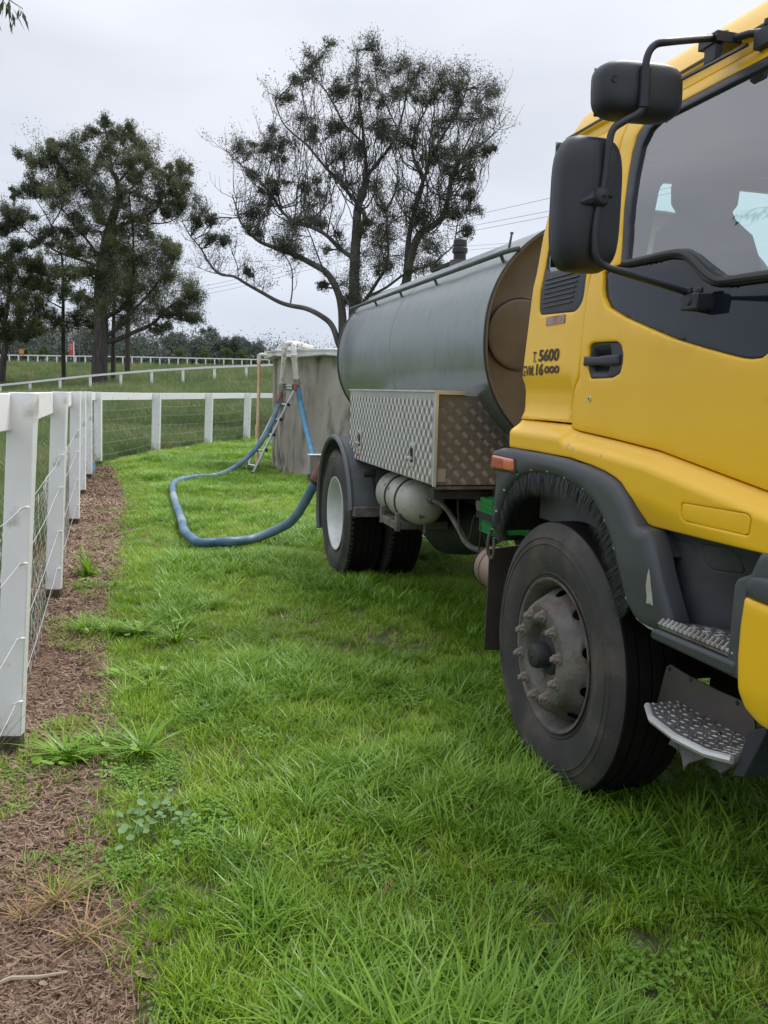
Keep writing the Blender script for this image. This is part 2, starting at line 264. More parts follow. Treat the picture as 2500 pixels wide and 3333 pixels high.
T = json.loads('''{"gum":[[[[[-1.36,35.0,3.55],[-1.38,35.06,4.54],[-1.42,35.14,6.16],[-1.37,35.24,7.78],[-1.33,35.33,8.75],[-1.09,35.43,9.57],[-1.07,35.54,10.22]],0.42,0.2],[[[-1.77,35.0,3.21],[-1.83,35.05,3.79],[-1.89,35.12,4.69],[-2.07,35.2,5.42],[-2.51,35.28,6.15],[-3.18,35.37,6.55],[-3.86,35.46,6.87],[-4.54,35.56,7.11],[-5.22,35.65,7.35],[-5.66,35.75,7.68],[-6.1,35.85,8.18],[-6.28,35.96,8.76],[-6.47,36.06,9.26]],0.3,0.03],[[[-1.85,35.0,2.72],[-2.03,35.05,3.46],[-2.29,35.13,4.11],[-2.72,35.2,4.47],[-3.32,35.29,4.75],[-4.0,35.38,4.87],[-4.51,35.47,5.03],[-5.2,35.57,5.39],[-5.81,35.66,5.71],[-6.33,35.76,6.0],[-6.94,35.87,6.1],[-7.38,35.97,6.53],[-7.74,36.08,7.12],[-8.19,36.19,7.62],[-8.55,36.3,8.2]],0.2,0.03],[[[-6.94,35.87,6.1],[-7.38,36.39,6.22],[-7.87,37.06,6.43],[-8.29,37.81,6.62]],0.04,0.02],[[[-4.0,35.38,4.87],[-3.94,35.58,5.5],[-4.0,35.84,6.35],[-4.27,36.12,6.88],[-4.48,36.43,7.13]],0.07,0.03],[[[-5.07,35.57,5.31],[-5.37,37.42,5.84]],0.03,0.02],[[[-5.45,35.57,5.55],[-5.18,33.49,5.85]],0.03,0.015],[[[-6.16,35.76,5.95],[-6.2,35.72,6.45],[-6.38,35.67,6.92],[-6.55,35.61,7.39]],0.05,0.02],[[[-1.43,35.14,6.72],[-2.02,35.25,7.12],[-2.54,35.4,7.62],[-3.13,35.55,7.95],[-3.9,35.72,8.2],[-4.43,35.9,8.63],[-4.71,36.09,9.06],[-5.16,36.28,9.66],[-5.61,36.48,10.1],[-6.07,36.68,10.46],[-6.53,36.88,10.83],[-6.83,37.1,11.2]],0.2,0.03],[[[-4.43,35.9,8.63],[-4.62,36.03,9.46],[-4.56,36.19,10.3],[-4.68,36.37,10.98],[-4.54,36.56,11.52]],0.08,0.03],[[[-5.16,36.28,9.66],[-5.06,36.75,10.42],[-5.06,37.36,11.24],[-5.25,38.04,11.91]],0.06,0.02],[[[-3.9,35.72,8.2],[-3.79,35.4,8.86],[-3.68,34.98,9.56],[-3.72,34.52,10.21],[-3.51,34.02,10.54]],0.05,0.015],[[[-1.43,35.14,6.64],[-1.21,35.14,7.76],[-1.06,35.13,8.4],[-1.31,35.12,8.78],[-1.73,35.11,9.24],[-2.06,35.1,9.7],[-2.55,35.09,10.08],[-2.88,35.07,10.45],[-3.38,35.06,10.98],[-3.87,35.05,11.35],[-4.27,35.04,11.72],[-4.52,35.02,12.24],[-4.6,35.01,12.69]],0.2,0.03],[[[-1.07,35.54,10.22],[-1.12,35.45,10.98],[-1.37,35.33,11.33],[-1.94,35.2,11.82],[-2.27,35.06,12.38],[-2.59,34.91,12.86],[-2.9,34.75,13.18],[-3.21,34.59,13.56],[-3.04,34.43,14.02]],0.12,0.02],[[[-1.06,35.54,9.91],[-0.7,35.56,10.39],[-0.3,35.58,10.88],[0.09,35.61,11.52],[0.32,35.64,12.32],[0.46,35.67,13.03],[0.52,35.7,13.81],[0.59,35.73,14.28]],0.16,0.03],[[[-1.11,35.45,10.67],[-1.22,35.51,11.78],[-1.41,35.59,12.96],[-1.52,35.68,14.14],[-1.46,35.77,14.78]],0.12,0.02],[[[0.55,35.0,5.06],[0.65,34.88,5.78],[0.79,34.72,6.71],[1.08,34.55,7.56],[1.62,34.36,7.93],[1.96,34.17,8.21],[2.13,33.96,8.78],[2.24,33.75,9.49],[2.59,33.54,10.19],[3.02,33.32,10.51],[3.52,33.09,10.83],[3.86,32.86,11.13]],0.32,0.02],[[[0.65,34.88,5.78],[0.69,34.78,7.35],[0.89,34.64,8.51],[1.18,34.5,9.56],[0.91,34.34,10.13],[0.73,34.17,10.68],[0.86,34.0,11.39],[1.22,33.82,12.08],[1.42,33.63,12.76]],0.26,0.03],[[[1.18,34.5,9.56],[1.46,34.35,10.37],[1.82,34.17,11.09],[2.26,33.97,11.78],[2.6,33.75,12.46],[2.72,33.53,12.82]],0.13,0.02],[[[2.13,33.96,8.78],[2.35,34.31,10.0],[2.9,34.76,11.2],[3.31,35.26,12.2],[3.66,35.8,13.22]],0.12,0.02],[[[0.73,34.17,10.68],[0.16,34.39,11.48],[-0.26,34.68,12.31],[-0.68,35.0,13.16],[-0.78,35.34,14.11]],0.08,0.02],[[[-0.82,35.06,5.28],[-0.16,34.92,5.6],[0.64,34.73,6.16],[1.6,34.52,6.47],[2.06,34.3,6.84],[2.43,34.06,7.2],[2.54,33.82,8.0],[2.89,33.57,8.41]],0.12,0.02],[[[-1.22,35.06,4.7],[-0.5,35.22,5.87],[-0.11,35.41,6.63],[-0.14,35.63,7.88],[-0.25,35.87,8.72],[-0.6,36.11,9.57],[-0.63,36.37,10.44]],0.16,0.03],[[[-0.25,35.87,8.72],[0.15,35.57,9.47],[0.21,35.17,10.16],[0.03,34.74,10.67],[-0.23,34.28,11.14]],0.09,0.02],[[[-3.13,35.55,7.95],[-2.82,35.69,8.63],[-2.76,35.87,9.23],[-3.29,36.07,9.98]],0.05,0.015],[[[-2.02,35.25,7.12],[-2.32,34.54,7.94],[-2.58,33.61,8.36]],0.05,0.015],[[[-2.07,35.2,5.42],[-2.62,34.61,6.22],[-3.06,33.85,7.33],[-3.3,33.01,7.85]],0.09,0.02],[[[-2.55,35.09,10.08],[-2.76,35.52,10.96],[-3.24,36.09,11.9],[-3.38,36.72,12.48]],0.06,0.02],[[[-1.73,35.11,9.24],[-2.2,34.77,9.7],[-2.11,34.32,10.28],[-1.85,33.83,10.53]],0.06,0.02],[[[2.67,33.54,10.19],[3.09,33.2,10.34],[3.5,32.77,10.3],[3.74,32.29,10.32]],0.03,0.01],[[[3.02,33.32,10.51],[3.52,33.88,11.12],[3.9,34.62,11.79],[4.2,35.44,11.96]],0.03,0.01]],[[-1.53,36.59,15.17,0.4],[-2.69,33.96,13.86,0.41],[-3.22,35.61,14.07,0.34],[-3.53,34.68,13.29,0.29],[-4.41,35.4,12.86,0.3],[-2.23,34.26,13.17,0.33],[-2.04,36.56,13.41,0.35],[-1.54,36.1,14.05,0.39],[-0.73,36.37,14.63,0.44],[0.02,36.6,14.74,0.35],[0.58,35.29,14.2,0.51],[1.08,35.43,13.96,0.43],[-0.42,34.26,12.63,0.5],[1.82,32.85,13.0,0.48],[2.27,32.57,12.49,0.55],[2.91,33.09,12.61,0.48],[3.75,36.02,13.61,0.39],[1.45,32.54,12.32,0.39],[3.58,35.65,12.56,0.35],[-3.27,36.36,12.37,0.35],[-2.4,34.78,11.69,0.25],[-3.38,36.79,11.93,0.36],[-6.31,37.05,11.61,0.4],[-5.19,37.64,11.97,0.32],[-4.53,36.52,11.63,0.35],[-4.82,36.82,10.93,0.27],[-5.37,37.07,11.4,0.27],[-5.95,37.52,10.43,0.27],[-4.77,35.23,9.59,0.26],[-1.88,34.38,10.75,0.5],[-1.48,36.21,11.26,0.35],[-1.35,34.45,11.84,0.33],[-0.23,34.91,11.4,0.42],[0.48,33.88,10.9,0.41],[-0.66,35.68,12.0,0.35],[1.26,33.27,10.31,0.32],[1.8,33.36,10.35,0.32],[2.23,32.84,10.07,0.4],[2.88,34.32,10.62,0.33],[2.97,32.54,9.8,0.28],[-2.24,35.33,9.91,0.34],[-3.44,35.93,9.46,0.35],[-2.93,36.85,9.6,0.45],[-5.25,35.74,8.9,0.43],[-5.03,35.96,9.43,0.26],[-5.3,36.14,8.57,0.31],[-3.97,36.33,8.15,0.48],[-4.27,34.69,7.53,0.5],[-3.84,36.01,7.53,0.44],[-3.05,33.66,7.98,0.33],[-2.95,36.35,8.26,0.31],[-5.17,34.73,7.67,0.25],[-0.62,37.09,9.88,0.4],[0.38,34.67,9.43,0.59],[0.94,34.14,9.02,0.58],[-0.25,36.11,8.94,0.61],[0.59,35.56,8.68,0.69],[1.36,34.29,8.6,0.5],[-0.23,36.57,8.21,0.71],[0.68,34.88,7.76,0.68],[1.21,33.95,7.92,0.49],[-1.04,34.73,8.08,0.34],[-1.01,34.44,6.94,0.5],[-1.22,34.22,6.2,0.5],[-1.13,34.29,5.58,0.5],[-0.54,35.83,7.25,0.52],[0.47,35.82,7.03,0.52],[1.09,33.98,6.45,0.41],[1.67,33.3,7.05,0.4],[1.9,35.59,6.71,0.34],[2.51,33.64,8.42,0.33],[2.95,33.36,8.37,0.32],[2.82,33.24,7.67,0.24],[3.04,33.77,9.14,0.25],[-7.85,37.02,9.02,0.4],[-7.27,35.86,8.31,0.26],[-7.37,35.91,7.67,0.3],[-7.82,35.32,8.19,0.17],[-6.81,36.53,7.63,0.27],[-4.36,35.41,7.01,0.34],[-2.02,35.24,7.28,0.34],[-1.69,35.95,5.35,0.26],[3.41,31.96,10.16,0.15],[-5.54,34.0,5.98,0.12],[2.01,35.3,10.24,0.34],[1.66,34.46,11.69,0.33],[2.2,34.6,12.35,0.42],[1.03,32.95,12.23,0.32],[0.12,35.53,13.36,0.34],[-0.98,34.23,12.9,0.29],[2.96,36.02,12.58,0.44],[-2.63,34.83,5.69,0.17],[-1.39,34.96,5.09,0.34]]],"big":[[[[[-24.96,75.0,1.72],[-24.91,75.18,3.99],[-24.82,75.42,6.36],[-24.98,75.69,8.73],[-24.91,75.97,11.1],[-24.6,76.27,13.48],[-24.31,76.58,14.93],[-23.9,76.9,16.51],[-23.63,77.23,17.62],[-23.83,77.57,18.97],[-24.52,77.92,20.19],[-24.72,78.27,21.78],[-24.94,78.63,22.91],[-25.46,78.99,24.16]],1.0,0.1],[[[-24.81,75.42,7.07],[-24.04,75.66,7.58],[-23.28,75.96,8.1],[-22.39,76.29,9.57],[-22.34,76.65,11.49],[-22.43,77.03,13.07],[-22.52,77.42,14.89],[-22.85,77.82,16.6],[-23.07,78.24,18.33]],0.4,0.08],[[[-24.67,75.42,5.19],[-23.51,75.79,5.48],[-22.31,76.27,6.13],[-21.24,76.8,6.67],[-20.53,77.37,7.34],[-19.81,77.97,8.37],[-18.84,78.59,9.18],[-17.86,79.23,9.52]],0.45,0.08],[[[-24.48,75.42,5.67],[-23.61,75.38,6.27],[-22.74,75.32,7.11],[-21.99,75.26,7.95],[-20.88,75.19,9.01],[-19.9,75.12,10.19],[-19.04,75.05,11.24]],0.35,0.08],[[[-24.32,76.58,14.47],[-22.98,76.57,15.31],[-21.89,76.56,15.91],[-21.05,76.55,16.16],[-20.2,76.53,16.64],[-19.83,76.52,17.56],[-18.98,76.5,18.27],[-18.14,76.48,18.97]],0.3,0.05],[[[-21.05,76.55,16.16],[-20.79,76.89,15.54],[-19.58,77.34,15.66],[-18.73,77.85,16.24],[-18.24,78.38,17.06]],0.15,0.04],[[[-24.77,75.97,11.92],[-25.92,75.94,13.62],[-26.84,75.9,14.63],[-27.74,75.85,15.86],[-28.42,75.8,16.4]],0.25,0.06],[[[-25.26,75.97,11.68],[-26.85,75.78,12.19],[-28.18,75.52,12.58],[-29.36,75.24,13.19],[-30.39,74.94,13.91],[-31.18,74.63,14.63],[-32.06,74.3,15.33]],0.25,0.05],[[[-29.07,75.85,14.91],[-29.44,75.65,15.78],[-29.79,75.38,16.39],[-30.12,75.08,17.0]],0.1,0.04],[[[-29.07,75.85,14.91],[-28.17,75.1,15.7],[-27.31,74.11,16.42],[-26.43,73.02,17.3]],0.1,0.04],[[[-24.43,76.58,14.93],[-25.32,76.46,16.38],[-25.95,76.32,18.06],[-26.82,76.15,18.91],[-27.69,75.97,19.52],[-28.54,75.79,20.13],[-29.64,75.6,20.28]],0.3,0.05],[[[-23.83,77.57,18.97],[-23.15,78.61,20.28],[-22.67,79.97,21.57],[-22.7,81.48,23.17]],0.18,0.05],[[[-24.52,77.92,20.19],[-24.26,79.52,22.01],[-24.73,81.59,24.35]],0.12,0.04],[[[-26.36,76.15,18.58],[-27.13,76.42,19.87],[-27.59,76.78,20.97],[-27.59,77.17,21.76]],0.12,0.04],[[[-23.63,77.23,17.62],[-22.41,77.23,18.58],[-21.19,77.23,19.99],[-20.69,77.23,20.91]],0.16,0.05]],[[-25.3,78.35,24.32,0.51],[-24.35,79.95,24.24,0.65],[-26.2,78.08,23.19,0.63],[-25.17,79.76,23.46,0.65],[-24.8,83.06,24.53,0.54],[-23.17,80.92,23.36,0.79],[-23.01,82.62,23.83,0.67],[-28.11,78.27,22.04,0.76],[-29.08,77.95,21.93,0.63],[-27.22,77.43,21.27,0.75],[-27.0,78.21,21.71,0.63],[-29.06,75.05,20.7,0.73],[-31.02,76.41,20.57,0.5],[-29.53,74.72,19.83,0.61],[-28.75,75.73,20.33,0.61],[-28.43,77.05,20.23,0.75],[-27.41,77.19,19.83,0.88],[-25.9,75.6,19.7,0.86],[-26.31,79.7,21.18,0.78],[-25.4,78.87,21.92,0.77],[-24.48,79.84,21.85,0.91],[-22.72,78.02,21.42,0.89],[-22.51,81.66,22.62,0.79],[-20.67,76.23,20.43,0.62],[-22.98,79.3,20.69,0.77],[-29.23,75.64,18.84,0.74],[-29.14,77.24,18.88,0.63],[-30.92,75.67,17.9,0.61],[-30.44,76.27,18.39,0.49],[-27.98,73.51,17.15,0.72],[-27.1,73.6,16.97,0.72],[-32.02,76.03,17.73,0.31],[-32.73,75.61,16.03,0.74],[-30.75,73.7,15.69,0.72],[-32.19,75.67,15.26,0.74],[-31.41,76.11,15.59,0.62],[-32.89,75.05,14.44,0.49],[-27.5,78.06,18.88,0.89],[-26.57,78.14,18.45,1.01],[-24.67,76.39,17.87,1.11],[-23.86,77.69,18.99,1.01],[-23.04,76.91,18.03,1.0],[-22.3,78.58,19.24,0.76],[-20.93,78.98,19.95,0.64],[-19.66,76.41,18.91,0.74],[-18.92,77.25,19.47,0.63],[-18.33,77.36,20.66,0.44],[-17.87,77.41,20.11,0.5],[-17.48,75.17,18.57,0.61],[-18.65,77.61,18.76,0.63],[-21.23,76.84,17.6,0.62],[-20.98,77.21,16.76,0.75],[-19.62,76.2,17.84,0.62],[-19.49,77.03,16.53,0.5],[-19.11,78.94,17.04,0.77],[-18.61,78.93,17.64,0.51],[-26.82,77.35,16.88,1.0],[-24.7,74.58,16.02,0.97],[-23.6,75.54,16.24,0.98],[-23.27,77.59,16.43,1.01],[-27.48,76.45,16.1,0.74],[-21.45,75.43,15.7,0.73],[-22.85,78.16,15.26,1.01],[-21.57,77.94,14.66,1.14],[-20.24,75.19,13.18,1.1],[-21.91,76.91,13.42,1.12],[-23.06,75.93,13.12,0.99],[-19.38,75.56,13.95,0.61],[-18.42,73.59,12.85,0.6],[-17.78,74.32,12.99,0.36],[-26.38,74.5,12.8,0.6],[-23.82,75.35,13.92,0.73],[-24.39,74.11,12.0,0.96],[-23.78,75.83,11.69,1.23],[-22.32,76.17,11.78,1.24],[-21.25,77.1,12.17,1.13],[-19.6,75.41,11.39,1.1],[-18.07,74.0,11.01,0.96],[-18.73,80.84,11.29,0.92],[-17.41,77.23,9.68,0.75],[-18.25,78.21,9.4,1.01],[-17.42,78.34,8.47,0.76],[-17.29,78.87,7.79,0.51],[-19.07,77.05,9.97,1.12],[-20.25,76.45,10.11,1.12],[-21.63,75.79,10.11,1.23],[-22.9,74.44,9.8,1.09],[-24.84,76.43,10.23,0.87],[-25.59,74.16,11.41,0.6],[-26.0,75.87,8.96,0.74],[-23.82,75.04,8.69,0.97],[-22.56,75.58,8.43,1.1],[-21.4,77.03,8.6,1.12],[-20.51,79.24,8.84,1.03],[-18.89,78.26,8.18,0.89],[-22.32,78.05,7.35,0.76],[-23.16,75.89,7.03,0.62],[-19.66,76.85,6.84,0.62],[-26.33,74.47,14.27,0.72],[-25.52,76.96,14.74,0.75],[-25.78,76.19,13.09,0.74],[-28.47,77.73,14.57,0.63],[-30.3,76.82,14.48,0.62],[-29.13,76.29,14.53,0.62],[-22.81,75.97,14.63,0.74],[-26.65,77.72,19.28,0.76]]],"thin":[[[[[-32.13,86.0,2.42],[-31.99,85.64,4.92],[-31.75,85.17,7.56],[-31.48,84.65,10.15],[-31.27,84.09,12.68],[-31.15,83.5,13.88]],0.34,0.12],[[[-31.71,85.17,8.76],[-32.25,84.64,9.09],[-32.64,83.96,9.4],[-32.59,83.21,9.97]],0.14,0.05],[[[-31.46,84.65,10.81],[-30.62,84.79,11.76],[-30.13,84.98,12.71]],0.14,0.05],[[[-31.76,85.17,6.9],[-30.95,85.42,7.74],[-29.97,85.74,8.32]],0.12,0.05]],[[-30.68,82.61,14.12,0.8],[-32.07,83.83,13.78,0.68],[-32.31,85.07,12.8,0.83],[-30.5,83.78,12.66,0.82],[-30.08,84.81,12.16,0.69],[-30.91,84.11,11.4,0.68],[-32.26,84.13,10.98,0.68],[-31.03,85.83,10.69,0.84],[-31.57,84.35,10.25,0.68],[-30.89,86.9,9.75,0.7],[-31.04,86.45,8.36,0.84],[-30.07,85.98,7.67,0.84],[-31.19,84.57,7.53,0.69],[-29.7,86.95,8.16,0.7],[-28.9,85.74,7.01,0.83],[-32.14,84.96,7.67,0.83],[-32.99,84.72,7.63,0.69],[-30.38,86.96,8.96,0.85],[-32.54,83.19,11.5,0.54],[-32.37,82.67,10.29,0.54]]],"edge":[[[[[-34.78,78.0,1.26],[-34.6,77.98,3.24],[-34.29,77.96,4.85],[-34.35,77.94,6.31],[-33.88,77.91,8.74],[-33.53,77.89,11.15],[-33.58,77.86,12.93]],0.5,0.15],[[[-34.29,77.96,4.85],[-33.26,77.36,5.2],[-32.28,76.57,6.26],[-31.03,75.69,7.17]],0.16,0.06],[[[-33.88,77.91,8.74],[-32.86,78.23,10.01],[-32.0,78.65,11.29]],0.18,0.06],[[[-34.35,77.94,6.31],[-35.31,77.79,8.69],[-35.86,77.6,11.05]],0.2,0.06]],[[-32.92,77.24,13.67,0.63],[-32.82,78.71,13.44,0.64],[-34.38,78.84,12.94,1.02],[-32.25,76.4,12.15,0.99],[-32.13,78.74,12.14,0.89],[-31.09,77.97,11.82,0.63],[-34.71,79.19,11.66,1.03],[-33.41,78.73,11.14,1.15],[-31.82,77.88,10.71,1.01],[-31.26,77.95,10.01,0.76],[-33.63,76.88,9.83,1.12],[-33.61,79.7,9.79,1.16],[-31.52,77.61,9.13,0.88],[-34.28,78.24,8.4,1.14],[-31.82,75.62,7.85,1.1],[-30.83,76.13,7.69,0.74],[-34.09,78.25,6.95,1.02],[-32.45,77.3,6.55,0.88],[-30.34,74.55,6.63,0.73],[-34.33,78.72,5.87,0.77],[-32.04,75.97,5.75,0.62],[-30.18,75.79,8.85,0.49],[-34.88,77.11,11.6,1.13],[-34.98,77.18,9.83,1.13],[-35.37,77.88,8.1,1.14],[-35.66,77.83,6.51,1.01],[-30.83,78.23,11.5,0.38]]],"wires":[[[-42.302,95.0,8.326],[-17.746,80.0,10.467],[-6.821,72.0,12.023],[0.119,66.0,12.996],[5.886,60.0,13.54],[8.485,58.0,13.818]],[[-42.764,96.0,7.95],[-17.97,81.0,10.244],[-6.567,73.0,11.761],[3.043,64.0,12.922],[8.667,59.0,13.277]],[[-43.231,97.0,7.452],[-18.0,82.0,9.979],[-6.608,73.5,11.496],[3.228,64.5,12.695],[8.756,59.5,13.043]],[[-53.185,120.0,16.909],[-26.456,110.0,16.629],[-13.029,104.0,16.622],[-2.912,100.0,16.961]],[[-53.658,121.0,16.206],[-25.135,111.0,15.841],[-9.359,104.0,16.31],[-2.9,100.0,16.392]]],"hose":[[-1.834,15.0,1.378],[-1.887,14.98,1.22],[-1.927,14.95,1.086],[-2.009,14.9,0.861],[-2.113,14.85,0.659],[-2.239,14.8,0.48],[-2.407,14.6,0.29],[-2.606,14.478,0.14],[-2.72,13.72,0.1],[-2.983,13.49,0.095],[-3.12,12.951,0.095],[-3.062,12.319,0.095],[-2.799,11.257,0.095],[-2.483,10.138,0.095],[-2.16,9.038,0.095],[-1.976,8.372,0.095],[-1.82,7.996,0.085],[-1.681,7.749,0.085],[-1.546,7.789,0.085],[-1.381,7.805,0.095],[-1.249,8.039,0.08],[-1.085,8.1,0.137],[-0.906,8.05,0.237],[-0.802,7.98,0.362],[-0.711,7.9,0.521],[-0.637,7.85,0.661]],"collar":[[-0.637,7.85,0.661],[-0.594,7.82,0.749],[-0.552,7.8,0.829],[-0.459,7.8,0.909]],"hose2":[[-1.515,14.7,1.531],[-1.495,14.7,1.42],[-1.468,14.7,1.283],[-1.418,14.6,1.086],[-1.369,14.5,0.928],[-1.276,14.2,0.698],[-1.198,13.9,0.5],[-1.134,13.6,0.322],[-1.095,13.3,0.174]],"pipeL":[[-1.621,14.85,2.286],[-1.754,14.8,2.273],[-1.763,14.78,2.148],[-1.794,14.9,1.853],[-1.823,15.0,1.601]],"coupL":[[-1.823,15.0,1.601],[-1.829,15.0,1.461]],"sleeveL":[[-1.829,15.0,1.461],[-1.846,15.0,1.372],[-1.903,15.0,1.268]],"pipeR":[[-1.504,15.2,2.276],[-1.598,14.7,2.274],[-1.584,14.62,2.096],[-1.569,14.7,1.89],[-1.547,14.75,1.681]],"coupR":[[-1.547,14.75,1.681],[-1.533,14.75,1.556]],"pipeTop":[[-1.509,15.0,2.268],[-1.471,15.4,2.272],[-1.423,16.2,2.289]],"pvc":[[-1.936,15.9,2.097],[-2.208,16.0,2.121],[-2.344,16.0,2.127],[-2.371,16.0,2.096],[-2.364,15.95,1.597],[-2.371,15.9,0.919],[-2.376,15.85,0.594]],"ladR":[[-2.347,15.15,0.008],[-1.636,15.25,1.492]],"ladL":[[-2.545,15.6,0.042],[-1.972,15.6,1.193],[-1.824,15.62,1.528]],"rungs":[[[-1.821,15.6,1.521],[-1.643,15.25,1.524]],[[-1.822,15.6,1.568],[-1.644,15.25,1.57]],[[-1.908,15.6,1.241],[-1.736,15.23,1.237]],[[-2.011,15.6,0.965],[-1.862,15.21,0.974]],[[-2.143,15.6,0.687],[-1.986,15.2,0.704]],[[-2.344,15.6,0.393],[-2.117,15.18,0.427]],[[-2.505,15.6,0.132],[-2.282,15.2,0.138]]],"fence2":[[-29.555,66.0,1.366],[-27.326,65.76,1.629],[-24.93,65.5,1.929],[-21.866,65.164,2.31],[-19.555,64.908,2.535],[-16.873,64.608,2.799],[-14.571,64.348,2.952],[-12.218,64.08,3.138],[-9.955,63.82,3.254],[-8.4,63.64,3.355],[-6.683,63.44,3.458]],"far":[[-61.256,128.0,5.532],[-54.428,128.0,5.636],[-37.258,130.0,5.88],[-17.995,131.0,5.992],[-5.467,132.0,5.928]],"farT":[[-51.519,200.0,12.467,0.97],[-47.162,191.0,13.02,1.08],[-42.817,182.0,11.961,1.08],[-38.128,173.0,11.147,1.08],[-41.415,200.0,14.699,1.3],[-37.831,191.0,13.154,1.08],[-34.213,182.0,11.131,1.08],[-31.142,173.0,10.961,1.08],[-34.195,200.0,12.169,1.3],[-31.031,191.0,11.53,1.08],[-27.921,182.0,10.338,0.86],[-25.256,173.0,10.566,0.54],[-57.256,200.0,12.636,1.95],[-57.715,191.0,12.656,1.95],[-57.908,182.0,11.488,2.16],[-58.708,173.0,11.624,2.7],[-73.172,200.0,13.593,2.7],[-74.939,191.0,13.42,2.7],[-76.258,182.0,12.263,2.7],[-77.069,173.0,12.066,3.24],[-54.089,200.0,10.94,1.08]],"bush":[[-32.258,134.0,6.52,0.94],[-28.116,134.0,6.835,0.72],[-25.048,134.0,6.701,0.8],[-22.407,134.0,6.767,0.87],[-53.172,134.0,6.558,0.65],[-40.679,134.0,6.66,0.65],[-55.822,134.0,6.28,0.43]],"signs":[[-46.139,126.0,7.539],[-45.516,126.0,5.641],[-53.908,127.0,6.405],[-53.253,127.0,5.755],[-65.929,185.0,12.152],[-63.803,185.0,10.564],[-53.336,150.0,11.778],[-53.469,150.0,6.291]],"dirt":[[-0.555,1.841],[-0.646,2.057],[-0.712,2.232],[-0.844,2.486],[-0.968,2.769],[-1.056,3.082],[-1.127,3.472],[-1.331,4.155],[-1.534,4.595],[-1.712,5.141],[-1.906,5.831],[-1.989,6.25],[-2.328,7.487],[-2.648,8.424],[-3.181,10.375],[-3.995,12.798],[-5.186,16.156]]}''')
# ------------------------------------------------------------------ terrain
def H(x, y):
    a = .2 + (x + 29.5) / 21.1 * 2.0; a = max(.1, min(3.2, a)); b = 4.35 + (x + 61) / 56 * .45; b = max(4., min(5.6, b))
    if y < 28: z = 0
    elif y < 65: t = (y - 28) / 37; z = a * (t * t * .55 + t * .45)
    elif y < 131: t = (y - 65) / 66; z = a + (b - a) * t
    else: z = b + min(2.5, (y - 131) * .012)
    return z
def Hn(x, y):
    from mathutils import noise
    return H(x, y) + noise.noise(Vector((x * .5, y * .5, 0))) * (.012 if y < 26 else .06)
gs = mat('paddock_soil', (.045, .060, .020), .95, col2=(.070, .095, .028), nscale=1.3, ndetail=8, bump=.6, bscale=12, col3=(.075, .065, .035), n3=.35, lo3=.55, hi3=.7)
_nt = gs.node_tree; _b = _nt.nodes['Principled BSDF']; _src = _b.inputs['Base Color'].links[0].from_socket; _tc = _nt.nodes.new('ShaderNodeTexCoord'); _sp = _nt.nodes.new('ShaderNodeSeparateXYZ'); _nt.links.new(_tc.outputs['Object'], _sp.inputs[0])
_mr = _nt.nodes.new('ShaderNodeMapRange'); _mr.inputs['From Min'].default_value = 17; _mr.inputs['From Max'].default_value = 26; _nt.links.new(_sp.outputs[1], _mr.inputs[0])
_n = _nt.nodes.new('ShaderNodeTexNoise'); _n.inputs['Scale'].default_value = 28; _n.inputs['Detail'].default_value = 9; _nt.links.new(_tc.outputs['Object'], _n.inputs['Vector'])
_r = _nt.nodes.new('ShaderNodeValToRGB'); _r.color_ramp.elements[0].position = .35; _r.color_ramp.elements[0].color = (.035, .042, .014, 1); _r.color_ramp.elements[1].position = .65; _r.color_ramp.elements[1].color = (.12, .125, .045, 1); _nt.links.new(_n.outputs[0], _r.inputs[0])
_mx = _nt.nodes.new('ShaderNodeMix'); _mx.data_type = 'RGBA'; _nt.links.new(_mr.outputs[0], _mx.inputs[0]); _nt.links.new(_r.outputs[0], _mx.inputs[6]); _nt.links.new(_src, _mx.inputs[7]); _nt.links.new(_mx.outputs[2], _b.inputs['Base Color'])
mb = MB()
xs = np.concatenate([np.linspace(-900, -100, 9), np.linspace(-92, -12, 41), np.arange(-10, 14.1, .5), np.linspace(16, 92, 20), np.linspace(120, 900, 8)])
ys = np.concatenate([np.linspace(-60, -6, 8), np.arange(-4, 28, .5), np.linspace(28, 140, 75), np.linspace(150, 2200, 18)])
G_ = [(x, y, Hn(x, y)) for y in ys for x in xs]; nx = len(xs)
mb.add(G_, [(j * nx + i, j * nx + i + 1, (j + 1) * nx + i + 1, (j + 1) * nx + i) for j in range(len(ys) - 1) for i in range(nx - 1)])
ground = mb.obj('ground', gs, kind='structure', label='grass covered ground of the lawn and the paddocks', angle=80)
# dirt strip between near fence and lawn
DIRT_R = T['dirt']
FB = [(-.55, .6), (-.95, 1.6), (-1.532, 3.30), (-2.319, 5.80), (-3.323, 8.967), (-4.136, 11.493), (-4.759, 13.572), (-5.417, 15.984)]
dirt_poly = [(x - .22, y) for x, y in FB] + [(-5.25, 16.3)] + [(x, y) for x, y, in [q[:2] for q in DIRT_R][::-1]] + [(-.42, 1.2), (-.2, .6)]
DP = resample(dirt_poly, .12); jit = RNG.normal(0, .022, DP.shape); DP = DP + jit
dm = mat('dirt_soil', (.12, .068, .046), .95, col2=(.22, .14, .096), nscale=7, ndetail=10, lo=.3, hi=.7, bump=.9, bscale=30, col3=(.06, .038, .028), n3=2.2, lo3=.5, hi3=.68)
from mathutils import noise as _noise
def dmap(u, v, off):
    e_ = 0 if off > .001 else 1
    return (u, v, (.012 + .016 * _noise.noise(Vector((u * 4, v * 4, 3))) + .01 * _noise.noise(Vector((u * 14, v * 14, 1)))) if off < .02 else -.03)
dirt = skin([tuple(q) for q in DP], dmap, step=.07, thick=.05).obj('dirt_strip', dm, kind='structure', label='bare brown strip of mulch along the fence')
